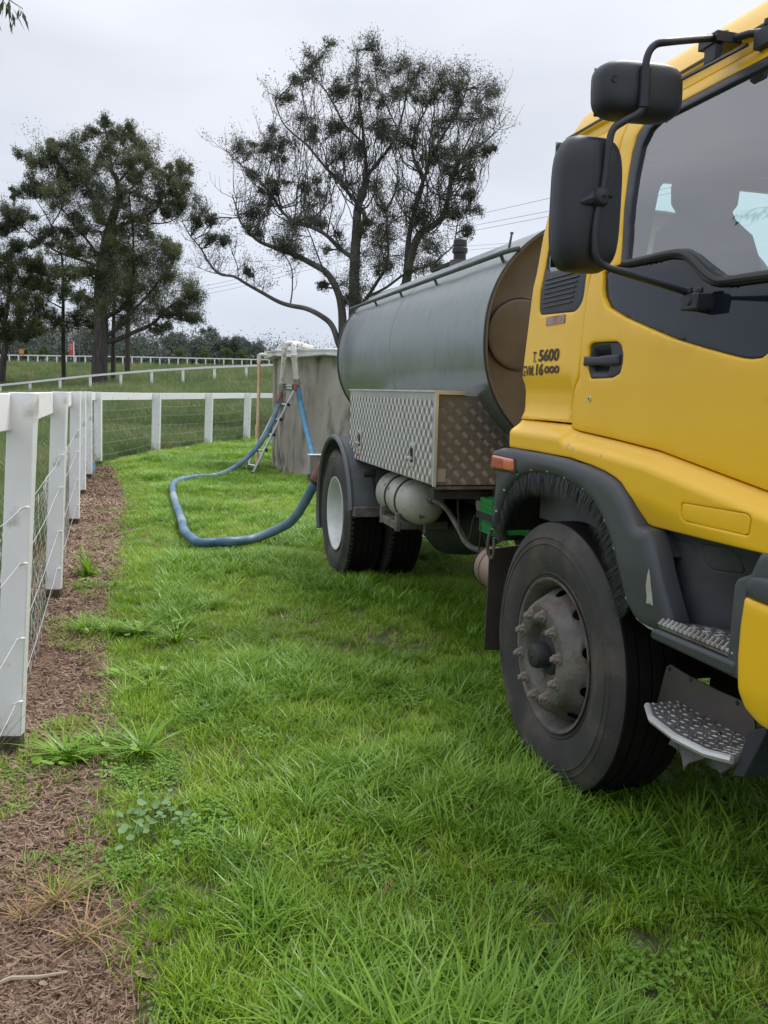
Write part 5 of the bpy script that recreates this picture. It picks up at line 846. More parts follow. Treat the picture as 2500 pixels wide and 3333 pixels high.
# roof and shell
rp = [(Wz(2.495) + .004, 2.495), (.19, 2.525), (.178, 2.535), (.178, 2.553), (.205, 2.56), (.222, 2.59), (.254, 2.64), (.318, 2.695), (.42, 2.735), (.6, 2.765), (.9, 2.785), (1.2, 2.79)]
rp = rp + [(WID - a, b) for a, b in rp[::-1][1:]]
mb = MB(); secs = [(-.43, -.035), (-.445, -.012), (-.45, 0), (-.38, .004), (.0, .006), (.6, .006), (1.0, -.0), (1.18, -.03), (1.24, -.09)]
vs = []; n = len(rp)
for s_, dz in secs: vs += [(s_, w_, z_ + dz * smooth((z_ - 2.54) / .1)) for w_, z_ in rp]
vs += [(s_, w_ * 1 + (.02 if w_ < 1.2 else -.02), z_ + dz * smooth((z_ - 2.54) / .1) - .022) for s_, dz in secs for w_, z_ in rp]
K = len(secs) * n; fs = []
for i in range(len(secs) - 1):
    for j in range(n - 1): a = i * n + j; fs += [(a, a + 1, a + n + 1, a + n), (K + a, K + a + n, K + a + n + 1, K + a + 1)]
for j in range(n - 1): fs += [(j, K + j, K + j + 1, j + 1), ((len(secs) - 1) * n + j, (len(secs) - 1) * n + j + 1, K + (len(secs) - 1) * n + j + 1, K + (len(secs) - 1) * n + j)]
for i in range(len(secs) - 1):
    for j in (0, n - 1): a = i * n + j; fs.append((a, a + n, K + a + n, K + a))
mb.add(vs, fs); P_(mb, 'roof', YEL, angle=40)
mb = MB(); mb.box((-.42, .1745, 2.541), (1.2, .1775, 2.549)); P_(mb, 'gutter_seal', BLK)
for s_ in (.62, .76): mb = MB(); mb.lathe([(.0001, .012), (.012, .010), (.015, 0)], 10, lambda r, a, t: (r * math.cos(t), r * math.sin(t), a)); P_(mb, 'roof_bolt', BLK, loc=(s_, .42, 2.74))
# cab rear wall with window, far side, front, floor
rw = round_poly([(.60, 2.41), (1.80, 2.41), (1.84, 2.02), (.54, 2.02)], .05)
wall = [(.078, 1.215), (.078, 1.6), (.10, 2.0), (.16, 2.42), (.216, 2.58), (.254, 2.64), (.318, 2.69), (.5, 2.745), (1.2, 2.77)]
wall = wall + [(WID - a, b) for a, b in wall[::-1][1:]]
P_(skin(wall, lambda u, v, o: (-.435 + .0 - o + (.03 if o >= .03 else 0), u + 0., v) if False else (-.44 + o, u, v), [rw], .12, .03, .01), 'cab_rear_wall', YEL)
P_(skin(rw, lambda u, v, o: (-.43 + o, u, v), (), .2, .004), 'rear_window', GLD)
P_(skin([(-.43, 1.3), (-.43, 2.49), (1.18, 2.49), (1.35, 1.9), (1.4, 1.0), (.6, 1.0), (.5, 1.25)], far(0), [[(.10, 1.95), (.10, 2.40), (1.08, 2.40), (1.18, 1.88)]], .06, .03, .01), 'far_door', YEL)
P_(skin([(.10, 1.95), (.10, 2.40), (1.08, 2.40), (1.18, 1.88)], far(.01), (), .2, .004), 'far_window_glass', GLD)
ws = [(.22, 2.45), (2.18, 2.45), (2.28, 1.75), (.12, 1.75)]
P_(skin([(.03, .75), (.05, 1.7), (.16, 2.46), (2.24, 2.46), (2.35, 1.7), (2.37, .75)], lambda u, v, o: (1.45 - .26 * smooth((v - 1.5) / 1.0) - o, u, v), [ws], .1, .04, .02), 'front_panel', YEL)
P_(skin(ws, lambda u, v, o: (1.44 - .26 * smooth((v - 1.5) / 1.0) - o, u, v), (), .2, .006), 'windscreen', GLD)
TRIM = mat('cab_trim', (.10, .105, .11), .8, col2=(.14, .145, .15), nscale=5); SEAT = mat('seat_fabric', (.045, .05, .058), .9, col2=(.07, .075, .085), nscale=14)
mb = MB(); mb.box((-.40, .09, 1.30), (1.38, 2.31, 1.36)); mb.box((-.40, .12, .98), (1.2, 2.28, 1.30)); P_(mb, 'cab_floor', TRIM)
mb = MB(); mb.prism([(1.0, 1.36), (1.0, 1.72), (1.08, 1.80), (1.34, 1.76), (1.40, 1.36)], lambda u, v, s_: (u, .14 + 2.12 * s_, v)); P_(mb, 'dashboard', TRIM)
P_(skin([(.06, 1.37), (.06, 1.93), (.16, 1.93), (.60, 1.90), (.70, 1.80), (1.2, 1.78), (1.2, 1.37)], side(.045), (), .1, .02), 'door_trim', TRIM)
LIN = mat('headlining', (.055, .06, .066), .9, col2=(.075, .08, .088), nscale=9)
mb = MB(); mb.box((-.40, .20, 2.47), (1.15, 2.20, 2.49)); P_(mb, 'headlining', LIN)
P_(skin([(.12, 1.37), (.14, 2.0), (.21, 2.46), (2.19, 2.46), (2.26, 2.0), (2.28, 1.37)], lambda u, v, o: (-.405 + o, u, v), [rw], .15, .012), 'rear_lining', LIN)
def seat(w0, s0):
    mb = MB(); sec = [(-.02, 1.36, .22), (.02, 1.45, .235), (.0, 1.75, .235), (-.05, 2.02, .225), (-.075, 2.13, .195), (-.085, 2.18, .12), (-.088, 2.21, .10), (-.09, 2.24, .125), (-.09, 2.30, .13), (-.09, 2.36, .12), (-.09, 2.385, .09)]
    vs = []
    for dx, z, hw in sec:
        for k in range(16):
            a = 2 * math.pi * k / 16; ca, sa = math.cos(a), math.sin(a); vs.append((s0 + dx + .07 * (abs(sa) ** .6) * (1 if sa > 0 else -1), w0 + hw * (abs(ca) ** .5) * (1 if ca > 0 else -1), z))
    m = len(sec); mb.add(vs, [(i * 16 + k, i * 16 + (k + 1) % 16, (i + 1) * 16 + (k + 1) % 16, (i + 1) * 16 + k) for i in range(m - 1) for k in range(16)] + [tuple(range(16)), tuple((m - 1) * 16 + k for k in range(16))])
    o = P_(mb, 'seat', SEAT, angle=60); b = MB(); b.box((s0, w0 - .24, 1.56), (s0 + .5, w0 + .24, 1.70)); b.obj('cushion', SEAT, o, bev=.04)
seat(.57, .05); seat(1.80, .06)
mb = MB(); mb.lathe([(.21 + .014 * math.cos(q), .014 * math.sin(q)) for q in np.linspace(0, 2 * math.pi, 9)], 36); mb.tube([(-.2, 0, 0), (.2, 0, 0)], .016, 8); mb.tube([(0, 0, 0), (0, .25, 0)], .03, 8)
P_(mb, 'steering_wheel', BLK, loc=(.72, 1.80, 1.86), rot=(R_(35), 0, R_(-90)))
# ------------------------------------------------------------------ fender
fo = [(-.568, .902), (-.548, 1.04), (-.535, 1.14), (-.585, 1.165), (-.598, 1.195), (-.598, 1.235), (-.585, 1.255), (-.51, 1.270), (-.399, 1.275), (-.1, 1.275), (.08, 1.272), (.24, 1.259), (.343, 1.245), (.40, 1.232), (.441, 1.218), (.507, 1.172), (.55, 1.125), (.573, 1.10), (.648, 1.096), (.69, 1.03), (.728, .95), (.755, .89), (.774, .845), (.775, .81), (.755, .795), (.70, .785), (.66, .785), (.62, .79), (.585, .805), (.56, .83)]
fi = [(.550, .835), (.51, .91), (.462, .990), (.43, 1.035), (.385, 1.085), (.316, 1.135), (.218, 1.172), (.117, 1.189), (.03, 1.198), (-.06, 1.201), (-.15, 1.198), (-.223, 1.188), (-.30, 1.170), (-.36, 1.142), (-.43, 1.09), (-.478, 1.030), (-.515, .97), (-.545, .902)]
def fmap_(u, v, o): return (u, -.040 + o * 1.3 + .03 * smooth((u - .45) / .3) * smooth((1.0 - v) / .3), v)
P_(skin(fo + fi, fmap_, (), .02, .05, .035), 'front_fender', DKG)
mb = MB()   # shelf between the fender and the body, and the inner arch liner
sh = [p for p in fo if p[1] > 1.0 and p[0] > -.6][2:19]
vs = [(x, -.005, z - .004) for x, z in sh] + [(x * .98, .12, z - .02) for x, z in sh]; m = len(sh); mb.add(vs, [(i, i + 1, m + i + 1, m + i) for i in range(m - 1)]); P_(mb, 'fender_shelf', DKG)
mb = MB(); vs = [(x, .0, z) for x, z in fi] + [(x, .42, z) for x, z in fi] + [(x * 1.01, .0, z + .01) for x, z in fi] + [(x * 1.01, .42, z + .01) for x, z in fi]; m = len(fi)
mb.add(vs, [(i, i + 1, m + i + 1, m + i) for i in range(m - 1)] + [(2 * m + i, 2 * m + i + 1, 3 * m + i + 1, 3 * m + i) for i in range(m - 1)]); P_(mb, 'wheel_arch_liner', CHA)
mb = MB(); mb.prism(fi, lambda u, v, s_: (u, .43 + .02 * s_, v)); P_(mb, 'arch_inner_wall', CHA)
fchip = MB()
fchip.prism([(.668, .925), (.675, .96), (.683, .985), (.690, .955), (.700, .905), (.702, .873), (.685, .876), (.668, .872), (.672, .895)], lambda u, v, s_: (u, fmap_(u, v, 0)[1] - .0012 + .002 * s_, v))
fchip.prism([(.60, .806), (.62, .80), (.66, .790), (.70, .789), (.715, .795), (.69, .797), (.64, .808), (.61, .822)], lambda u, v, s_: (u, fmap_(u, v, .01)[1] - .004 + .006 * s_, v))
P_(fchip, 'paint_chip', mat('bare_primer', (.48, .45, .38), .8, col2=(.35, .34, .30), nscale=30), kind='stuff')
fil = resample(fi, .004)[: -int(1.14 / .004)] if False else None
fic = catmull([(x, z, 0) for x, z in fi], 12)
for t in (.02, .13, .235, .345, .43, .52, .615, .72, .83, .93):
    p = fic[int(t * (len(fic) - 1))]; c = Vector((0, .55, 0)); d = Vector((p.x, p.y - .53, 0)).normalized()
    q = (p.x + d.x * .014, p.y + d.y * .014); mb = MB(); mb.lathe([(.0001, -.011), (.006, -.009), (.009, 0)], 10); P_(mb, 'rivet', ALU, loc=(q[0], fmap_(q[0], q[1], .012)[1], q[1]))
# brush strip
mb = MB(); L_ = len(fic) - 1
for k in range(5200):
    t = random.random() * L_; i = int(t); p = fic[i].lerp(fic[min(i + 1, L_)], t - i); d = Vector((-p.x, .50 - p.y, 0)).normalized(); lay = random.random()
    ln = .090 * random.uniform(.7, 1.05) * (1 + .15 * math.sin(t * 1.7)) * (1.15 if p.y < .95 else 1.); tw = d.cross(Vector((0, 0, 1))) * random.gauss(0, .014)
    a = Vector((p.x - d.x * .012, -.022 + .03 * lay, p.y - d.y * .012)); b = Vector((p.x + d.x * ln + tw.x, -.030 + .045 * lay + random.gauss(0, .006), p.y + d.y * ln + tw.y)); s_ = Vector((-d.y, 0, d.x)) * random.uniform(.0012, .0028)
    mb.add([a - s_, a + s_, b], [(0, 1, 2)])
P_(mb, 'brush_strip', mat('bristle', (.018, .020, .026), .32, spec=.5), kind='stuff', smooth=False, fix=False)
mb = MB(); mb.prism([(p.x, p.y) for p in fic[::3]] + [(p.x * (1 - .03), p.y * .97 + .016) for p in fic[::-3]], lambda u, v, s_: (u, -.020 + .01 * s_, v)); P_(mb, 'brush_backing', BLK)
# side marker lamp
AMB = mat('amber_lens', (.72, .16, .035), .18, spec=.6, coat=.5, col2=(.60, .13, .05), nscale=30, bump=.15, bscale=200); AMR = mat('reddish_lens', (.42, .07, .035), .2, spec=.6, coat=.5, col2=(.50, .10, .05), nscale=40)
ml = round_poly([(-.548, 1.238), (-.330, 1.236), (-.325, 1.186), (-.545, 1.180)], .012)
lampo = P_(skin(ml, lambda u, v, o: (u, -.052 + o, v), (), .02, .02, .012), 'side_marker_lamp', AMB)
P_(skin(round_poly([(-.555, 1.246), (-.312, 1.243), (-.306, 1.178), (-.552, 1.172)], .014), lambda u, v, o: (u, -.044 + o, v), (), .03, .02, .004), 'lamp_base', BLK, lampo)
P_(skin(round_poly([(-.543, 1.232), (-.42, 1.231), (-.42, 1.188), (-.541, 1.184)], .01), lambda u, v, o: (u, -.0535 + o, v), (), .02, .004, .002), 'red_lens', AMR, lampo)
# mudflap behind the front wheel
mb = MB(); mb.prism([(.0, .80), (.40, .84), (.40, .30), (.0, .32)], lambda u, v, s_: (-.64 - .01 * s_ - .03 * (.8 - v), u, v)); P_(mb, 'front_mudflap', mat('mudflap_rubber', (.035, .028, .025), .85, col2=(.055, .045, .04), nscale=9))
# ------------------------------------------------------------------ lower body, steps, bumper
def lmap(u, v, o):
    w_ = .03 + .045 * smooth((1.115 - v) / .05) + .16 * smooth((u - .68) / .40) * smooth((1.09 - v) / .20); return (u, w_ + o, v)
lcv = round_poly([(.775, 1.075), (.93, 1.09), (.938, 1.03), (.915, 1.012), (.81, 1.003), (.778, 1.018)], .014)
lb_ = P_(skin([(.575, 1.105), (.655, 1.11), (.9, 1.118), (1.42, 1.13), (1.42, .80), (.74, .80), (.70, .84), (.655, .94), (.60, 1.03)], lmap, [lcv], .025, .02, .004), 'lower_body_panel', DKG)
P_(skin([tuple(Vector(p).lerp(Vector((.855, 1.045)), .025)) for p in lcv], lambda u, v, o: (u, lmap(u, v, 0)[1] + o - .001, v), (), .03, .01, .004), 'access_cover', DKG, lb_)
def tread(mb, P, nx_, ny_, z, r, h):   # rows of raised studs on a quad plate
    P = [Vector(p) for p in P]
    for i in range(nx_):
        for j in range(ny_):
            u, v = (i + .5 + .5 * (j % 2)) / (nx_ + .5), (j + .5) / ny_
            a = P[0].lerp(P[1], u).lerp(P[3].lerp(P[2], u), v); d = (P[1] - P[0]).normalized(); e_ = Vector((0, 0, 1)).cross(d); k = -1 if (i + j) % 2 else 1
            c = (d + e_ * k * .5).normalized(); b_ = Vector((0, 0, 1)).cross(c)
            mb.add([a - c * r, a - b_ * r * .35, a + c * r, a + b_ * r * .35, a - c * r * .4 + Vector((0, 0, h)), a + c * r * .4 + Vector((0, 0, h))], [(0, 1, 4), (1, 2, 5), (1, 5, 4), (2, 3, 5), (3, 0, 4), (3, 4, 5)])
TRD = mat('step_tread_metal', (.20, .195, .185), .42, .7, col2=(.34, .335, .32), nscale=14, col3=(.16, .14, .12), n3=8, lo3=.5, hi3=.65)
us = P_(MB().hexa([(.735, -.030, .812), (1.10, -.030, .822), (1.10, .24, .822), (.79, .06, .812), (.735, -.030, .836), (1.10, -.030, .846), (1.10, .24, .846), (.79, .06, .836)]), 'upper_step', TRD, bev=.005)
mb = MB(); tread(mb, [(.75, -.02, .8365), (1.09, -.02, .8465), (1.09, .18, .8465), (.84, .06, .8365)], 13, 7, 0, .011, .003)
for k in range(17): x = .748 + k * .0208; mb.tube([(x, -.035, .826 + k * .0006), (x, -.014, .846 + k * .0006)], .006, 6)
mb.obj('tread_stud', TRD, us, kind='stuff')
mb = MB(); mb.hexa([(.70, -.035, .770), (1.10, -.035, .775), (1.10, .25, .775), (.80, .10, .770), (.72, -.045, .811), (1.10, -.045, .821), (1.10, .26, .821), (.80, .1, .811)]); P_(mb, 'step_surround', DKG, bev=.012)
# lower step
lo = [(.642, .02), (.75, -.035), (.90, -.055), (1.03, -.05), (1.105, -.025)]; lz = [.538, .540, .545, .554, .565]
mb = MB(); n = len(lo)
vs = [(x, w_, z - .022) for (x, w_), z in zip(lo, lz)] + [(x, w_, z) for (x, w_), z in zip(lo, lz)] + [(x * .97 + .02, .13, z - .022) for (x, w_), z in zip(lo, lz)] + [(x * .97 + .02, .13, z) for (x, w_), z in zip(lo, lz)]
fs = [];
for i in range(n - 1): fs += [(i, i + 1, n + i + 1, n + i), (n + i, n + i + 1, 3 * n + i + 1, 3 * n + i), (i, 2 * n + i, 2 * n + i + 1, i + 1), (2 * n + i, 3 * n + i, 3 * n + i + 1, 2 * n + i + 1)]
fs += [(0, n, 3 * n, 2 * n), (n - 1, 3 * n - 1, 4 * n - 1, 2 * n - 1)]
mb.add(vs, fs); ls_ = P_(mb, 'lower_step', TRD, bev=.004)
mb = MB()
for a, b in ((0, 1), (1, 2), (2, 3), (3, 4)): tread(mb, [(lo[a][0], lo[a][1] + .008, lz[a] + .0005), (lo[b][0], lo[b][1] + .008, lz[b] + .0005), (lo[b][0] * .97 + .02, .125, lz[b] + .0005), (lo[a][0] * .97 + .02, .125, lz[a] + .0005)], 5, 7, 0, .010, .003)
mb.obj('tread_stud', TRD, ls_, kind='stuff')
mb = MB(); mb.tube([(x, w_ - .002, z - .010) for (x, w_), z in zip(lo, lz)], .0125, 8); mb.obj('step_nosing', ALU, ls_)
bp = P_(skin([(.580, .632), (.60, .645), (.70, .640), (.832, .642), (.971, .650), (1.0, .62), (1.03, .535), (.60, .50), (.545, .50)], lambda u, v, o: (u, .118 + .0 * u + o, v), (), .05, .006), 'step_back_plate', mat('bare_sheet', (.10, .095, .095), .45, .5, col2=(.15, .12, .115), nscale=4))
for x, z in ((.60, .630), (.712, .632), (.93, .636)): mb = MB(); mb.lathe([(.0001, -.001), (.007, -.001), (.007, .002)], 12); mb.obj('bolt_hole', CHA, bp, loc=(x, .117, z))
mb = MB(); mb.hexa([(1.098, -.02, .505), (1.125, -.0, .51), (1.125, .2, .51), (1.098, .15, .505), (1.10, .02, .63), (1.15, .04, .66), (1.15, .2, .66), (1.10, .15, .63)]); P_(mb, 'step_bracket', BLK, bev=.004)
RAG = mat('torn_plastic', (.10, .10, .10), .6, col2=(.17, .165, .16), nscale=9, bump=.5, bscale=20)
mb = MB()
def rag(P, w0):
    n = len(P); mb.prism(P, lambda u, v, s_: (u, w0 + .006 * s_ + .03 * math.sin(u * 60 + v * 30), v))
rag(resample([(.72, .53), (.735, .49), (.77, .462), (.80, .462), (.83, .440), (.86, .438), (.875, .455), (.88, .50), (.90, .53)], .02), .03); rag(resample([(.86, .54), (.875, .47), (.885, .45), (.895, .432), (.905, .435), (.912, .46), (.93, .48), (.93, .54)], .02), .0); rag(resample([(.90, .55), (.905, .47), (.93, .445), (.96, .44), (.99, .445), (1.01, .48), (1.02, .50), (1.04, .54)], .02), .05)
P_(mb, 'torn_undertray', RAG)
rag2 = MB(); rag2.prism([(.76, .81), (1.06, .80), (1.06, .70), (1.0, .665), (.80, .665), (.76, .70)], lambda u, v, s_: (u, .20 + .03 * s_, v)); P_(rag2, 'inner_splash_guard', BLK)
# bumper corner
def bmap(u, v, o): return (u, -.055 + o + .30 * smooth((u - 1.30) / .30) ** 2 + .015 * smooth((.78 - v) / .1), v)
bo = round_poly([(1.125, 1.005), (1.118, .93), (1.118, .84), (1.128, .755), (1.15, .712), (1.20, .690), (1.60, .68), (1.60, .985)], .012)
P_(skin(bo, bmap, (), .03, .05, .02), 'bumper_corner', YEL)
P_(skin([(1.126, 1.006), (1.13, 1.055), (1.18, 1.065), (1.60, 1.05), (1.60, .987)], bmap, (), .03, .05, .015), 'bumper_pad', DKG)
mb = MB(); mb.box((1.55, .2, .68), (1.66, 2.2, 1.05)); P_(mb, 'bumper', YEL, bev=.03)
P_(skin([(1.062, 1.02), (1.075, 1.04), (1.12, 1.06), (1.135, 1.09), (1.15, 1.12), (1.20, 1.12), (1.20, .78), (1.075, .775), (1.058, .80)], lambda u, v, o: (u, -.035 + o, v), (), .03, .10, .012), 'bumper_arm', DKG)
mb = MB(); mb.box((1.14, .03, .69), (1.55, .9, 1.0)); P_(mb, 'corner_support', CHA)
# ------------------------------------------------------------------ mirrors
def housing(c, hw, hh, s0, dep, name, tilt=0, top=1.0, rz=0):
    mb = MB(); outl = []
    for k in range(40):
        a = 2 * math.pi * k / 40; ca, sa = math.cos(a), math.sin(a); e_ = .50; outl.append((hw * abs(ca) ** e_ * (1 if ca > 0 else -1), hh * abs(sa) ** e_ * (1 if sa > 0 else -1)))
    sec = [(.018, .12, 0), (.0175, .3, 0), (.016, .5, 0), (.013, .66, 0), (.008, .79, 0), (.001, .88, 0), (-.010, .945, 0), (-.024, .98, 0), (-.045, 1.0, 0), (-dep, .985, 0), (-dep - .004, .95, 0), (-dep + .01, .93, 0)]
    vs = [(.018, 0, 0)]; m = 40
    for d, k, q in sec: vs += [(d + q, x * k, z * (k ** 1.0)) for x, z in outl]
    fs = [(0, 1 + (j + 1) % m, 1 + j) for j in range(m)] + [(1 + i * m + j, 1 + i * m + (j + 1) % m, 1 + (i + 1) * m + (j + 1) % m, 1 + (i + 1) * m + j) for i in range(len(sec) - 1) for j in range(m)]
    fs.append(tuple(1 + (len(sec) - 1) * m + j for j in range(m)))
    mb.add(vs, fs); o = P_(mb, name, BLK, loc=(s0, c[0], c[1]), rot=(R_(tilt), 0, R_(rz)), angle=50); return o
MK = .936
def mf(s_, w_, z_): return (2.926 + (s_ - 2.926) * MK, -1.521 + (w_ + 1.521) * MK, 1.497 + (z_ - 1.497) * MK)
_b = mf(.575, -.240, 2.062); bm_ = housing((_b[1], _b[2]), .104 * MK, .196 * MK, _b[0], .07, 'wing_mirror', 0)
b = MB(); b.prism([(-.085, -.168), (.085, -.168), (.085, .168), (-.085, .168)], lambda u, v, s_: (-.070 - .004 * s_, u, v)); b.obj('mirror_glass', mat('mirror_silver', (.30, .32, .35), .05, 1.), bm_)
_b = mf(.575, -.092, 2.396); sm_ = housing((_b[1], _b[2]), .141 * MK, .081 * MK, _b[0], .065, 'wide_angle_mirror', 2)
b = MB(); b.prism([(-.118, -.063), (.118, -.063), (.118, .063), (-.118, .063)], lambda u, v, s_: (-.065 - .004 * s_, u, v)); b.obj('mirror_glass', MATS['mirror_silver'], sm_)
b = MB(); b.lathe([(.0001, 0), (.008, 0), (.008, .006)], 10, lambda r, a, t: (.006 + a, r * math.cos(t), r * math.sin(t))); b.obj('drain_hole', CHA, sm_, loc=(0, -.10, .012))
S_ = .600
arm = [(S_ + .03, .095, 2.537), (S_, -.03, 2.522), (S_, -.085, 2.505), (S_, -.108, 2.465), (S_, -.109, 2.40), (S_, -.109, 2.345), (S_, -.122, 2.317), (S_, -.170, 2.288), (S_, -.203, 2.262), (S_, -.213, 2.215), (S_, -.222, 2.108), (S_, -.239, 2.016), (S_, -.241, 1.94), (S_, -.233, 1.905), (S_, -.205, 1.882), (S_ + .01, -.137, 1.862), (S_ + .09, -.0, 1.812), (S_ + .11, .04, 1.795)]
arm = [arm[0]] + [mf(*q) for q in arm[1:-2]] + arm[-2:]
ma = P_(MB().tube(catmull(arm, 5), .0100, 12), 'mirror_arm', BLK)
MB().tube([mf(S_, -.109, 2.437), mf(S_, -.109, 2.332)], .0155, 14).obj('arm_sleeve', BLK, ma)
mb = MB(); mb.lathe([(.0001, .024), (.020, .02), (.027, .006), (.027, -.03)], 20, lambda r, a, t: (a, r * math.cos(t) * .9 - .01, r * math.sin(t))); mb.tube([(-.01, -.02, 0), (-.02, -.06, -.015)], [.022, .012], 10); mb.obj('clamp_boss', BLK, ma, loc=mf(S_ + .004, -.222, 2.072))
for dy in (-.012, .012): MB().lathe([(.0001, .028), (.005, .027), (.006, .02)], 8, lambda r, a, t: (a, r * math.cos(t), r * math.sin(t))).obj('bolt', CHA, ma, loc=mf(S_ + .004, -.222 + dy, 2.072))
mb = MB(); mb.box((.575, .075, 2.515), (.665, .16, 2.545)); mb.box((.60, .08, 2.47), (.655, .10, 2.52)); mb.tube([(.60, .09, 2.545), (.60, .09, 2.556)], .009, 6); mb.tube([(.64, .12, 2.545), (.64, .12, 2.556)], .009, 6); mb.tube([(.655, .1, 2.515), (.655, .1, 2.49)], .004, 6)
mb.obj('upper_bracket', BLK, ma, bev=.003)
mb = MB(); mb.tube([(.62, .12, 2.53), (.70, .155, 2.53), (.75, .18, 2.52)], .012, 8); mb.box((.725, .150, 2.475), (.80, .185, 2.525)); mb.tube([(.77, .16, 2.525), (.77, .16, 2.545)], .012, 8); mb.obj('roof_mount', BLK, ma, bev=.003)
mb = MB(); mb.tube([(.70, .15, 2.50), mf(.575, .02, 2.43)], .006, 6); mb.obj('stay_rod', BLK, ma)
mb = MB(); mb.box((.680, .005, 1.755), (.760, .075, 1.800)); mb.tube([(.70, .02, 1.80), (.70, .02, 1.822)], .009, 8); mb.tube([(.735, .03, 1.80), (.735, .03, 1.818)], .010, 8); mb.lathe([(.0001, -.003), (.012, -.003), (.012, .001)], 12, lambda r, a, t: (.72 + r * math.cos(t), .004 + a, 1.778 + r * math.sin(t))); mb.obj('lower_mount', BLK, ma, bev=.006)
# ------------------------------------------------------------------ wheels
def lug_ring(mb, n, r0, r1, w0, w1, mi=0):
    for k in range(n):
        a = 2 * math.pi * k / n; da = math.pi / n * .62
        q = []
        for w_ in (w0, w1):
            for r, sg in ((r0, -1), (r0, 1), (r1, 1), (r1, -1)): q.append((r * math.cos(a + da * sg), w_, r * math.sin(a + da * sg)))
        mb.hexa(q)
def tyre(parent, lugs, yo=0, name='tyre', wd=.28, R=.52):
    mb = MB(); W_ = wd
    pr_ = [(.292, .020), (.300, .008), (.315, .004), (.318, -.001), (.322, .003), (.36, -.010), (.405, -.016), (.43, -.016), (.432, -.019), (.436, -.019), (.438, -.0155), (.455, -.013), (.457, -.016), (.462, -.0155), (.464, -.012), (.478, -.006), (.495, .002), (.508, .008), (R - .004, .016)]
    tr_ = []
    for k in range(5):
        a = .016 + k * (W_ - .032) / 5; b = a + (W_ - .032) / 5; tr_ += [(R, a + .005), (R, b - .006), (R - .012, b - .004), (R - .012, b + .003)]
    pr_ += tr_[:-2] + [(R - .004, W_ - .016), (.47, W_ + .008), (.40, W_ + .012), (.33, W_ - .004), (.292, W_ - .02)]
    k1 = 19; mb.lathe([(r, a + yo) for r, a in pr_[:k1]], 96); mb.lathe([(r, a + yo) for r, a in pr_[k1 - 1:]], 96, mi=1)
    if lugs: lug_ring(mb, 76, R - .022, R + .003, yo + .006, yo + .035)
    return mb
def nut(mb, r, a0, th, s_=1.):
    cx, cz = r * math.cos(th), r * math.sin(th)
    def f(rr, a, t): return (cx + rr * math.cos(t), a, cz + rr * math.sin(t))
    mb.lathe([(.0001, a0 - .036 * s_), (.009 * s_, a0 - .036 * s_), (.011 * s_, a0 - .033 * s_), (.011 * s_, a0 - .022 * s_)], 12, f)
    mb.lathe([(.0001, a0 - .024 * s_), (.016 * s_, a0 - .024 * s_), (.0175 * s_, a0 - .021 * s_), (.0175 * s_, a0 - .006)], 6, f)
    mb.lathe([(.0001, a0 - .007), (.023 * s_, a0 - .007), (.024 * s_, a0 - .004), (.024 * s_, a0)], 16, f); return mb
RUST = mat('wheel_rust', (.13, .11, .095), .7, .2, col2=(.24, .21, .185), nscale=7, bump=.3, bscale=70, col3=(.11, .07, .05), n3=14, lo3=.55, hi3=.7)
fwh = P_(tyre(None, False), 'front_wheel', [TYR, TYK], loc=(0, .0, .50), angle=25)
mb = MB(); mb.lathe([(.296, .010), (.302, .002), (.301, -.003), (.296, -.004), (.288, .001), (.284, .014), (.272, .030), (.268, .060), (.262, .072), (.262, .13)], 90); mb.obj('rim', STL, fwh, angle=60)
# disc with oval hand holes, bulging outward
def cone(u, v, o):
    prf = [(0, .262, .075), (.15, .257, .055), (.5, .238, .020), (.80, .216, -.022), (.92, .204, -.038), (1, .192, -.045)]
    t = [p[0] for p in prf]; r = np.interp(v, t, [p[1] for p in prf]); a = np.interp(v, t, [p[2] for p in prf]); return (r * math.cos(u * 4), a + o, r * math.sin(u * 4))
hl = []
for k in range(10):
    c = 2 * math.pi * (k + .5) / 10 / 4; hl.append([(c + .027 * math.cos(q), .38 + .22 * math.sin(q)) for q in np.linspace(0, 2 * math.pi, 15)[:-1]])
skin([(0, 0), (math.pi / 2 , 0), (math.pi / 2, 1), (0, 1)], cone, hl, .030, .006).obj('wheel_disc', STL, fwh, angle=60)
mb = MB(); mb.lathe([(.192, -.045), (.185, -.047), (.135, -.046), (.128, -.040), (.118, -.010), (.112, .0), (.0001, .0)], 72); mb.obj('nut_flange', STL, fwh, angle=40)
n0 = nut(MB(), 0, -.046, 0, 1.0).obj('wheel_nut', RUST, fwh, loc=(.162, 0, 0))
for k in range(10):
    a = 2 * math.pi * (k + .35) / 10; L2 = (.162 * math.cos(a), 0, .162 * math.sin(a))
    if k == 0: n0.location = L2
    else: clone(n0, 'wheel_nut', L2)
mb = MB(); mb.lathe([(.0001, -.082), (.034, -.082), (.044, -.077), (.048, -.066), (.049, -.02), (.072, -.015), (.078, -.008), (.078, .0)], 40)
mb.obj('hub', RUB, fwh, angle=35)
mb = MB(); mb.lathe([(.0001, -.087), (.007, -.086), (.009, -.082)], 10); mb.obj('hub_plug', RUB, fwh)
hb_ = MB()
for k in range(6): nut(hb_, .088, .0, 2 * math.pi * k / 6, .5)
hb_.obj('hub_bolt', RUST, fwh, kind='stuff')
ffw = fwh
mb = MB(); mb.lathe([(.0001, .09), (.19, .09), (.215, .10), (.225, .12), (.225, .27), (.0001, .27)], 48); mb.obj('brake_drum', RUST, fwh)
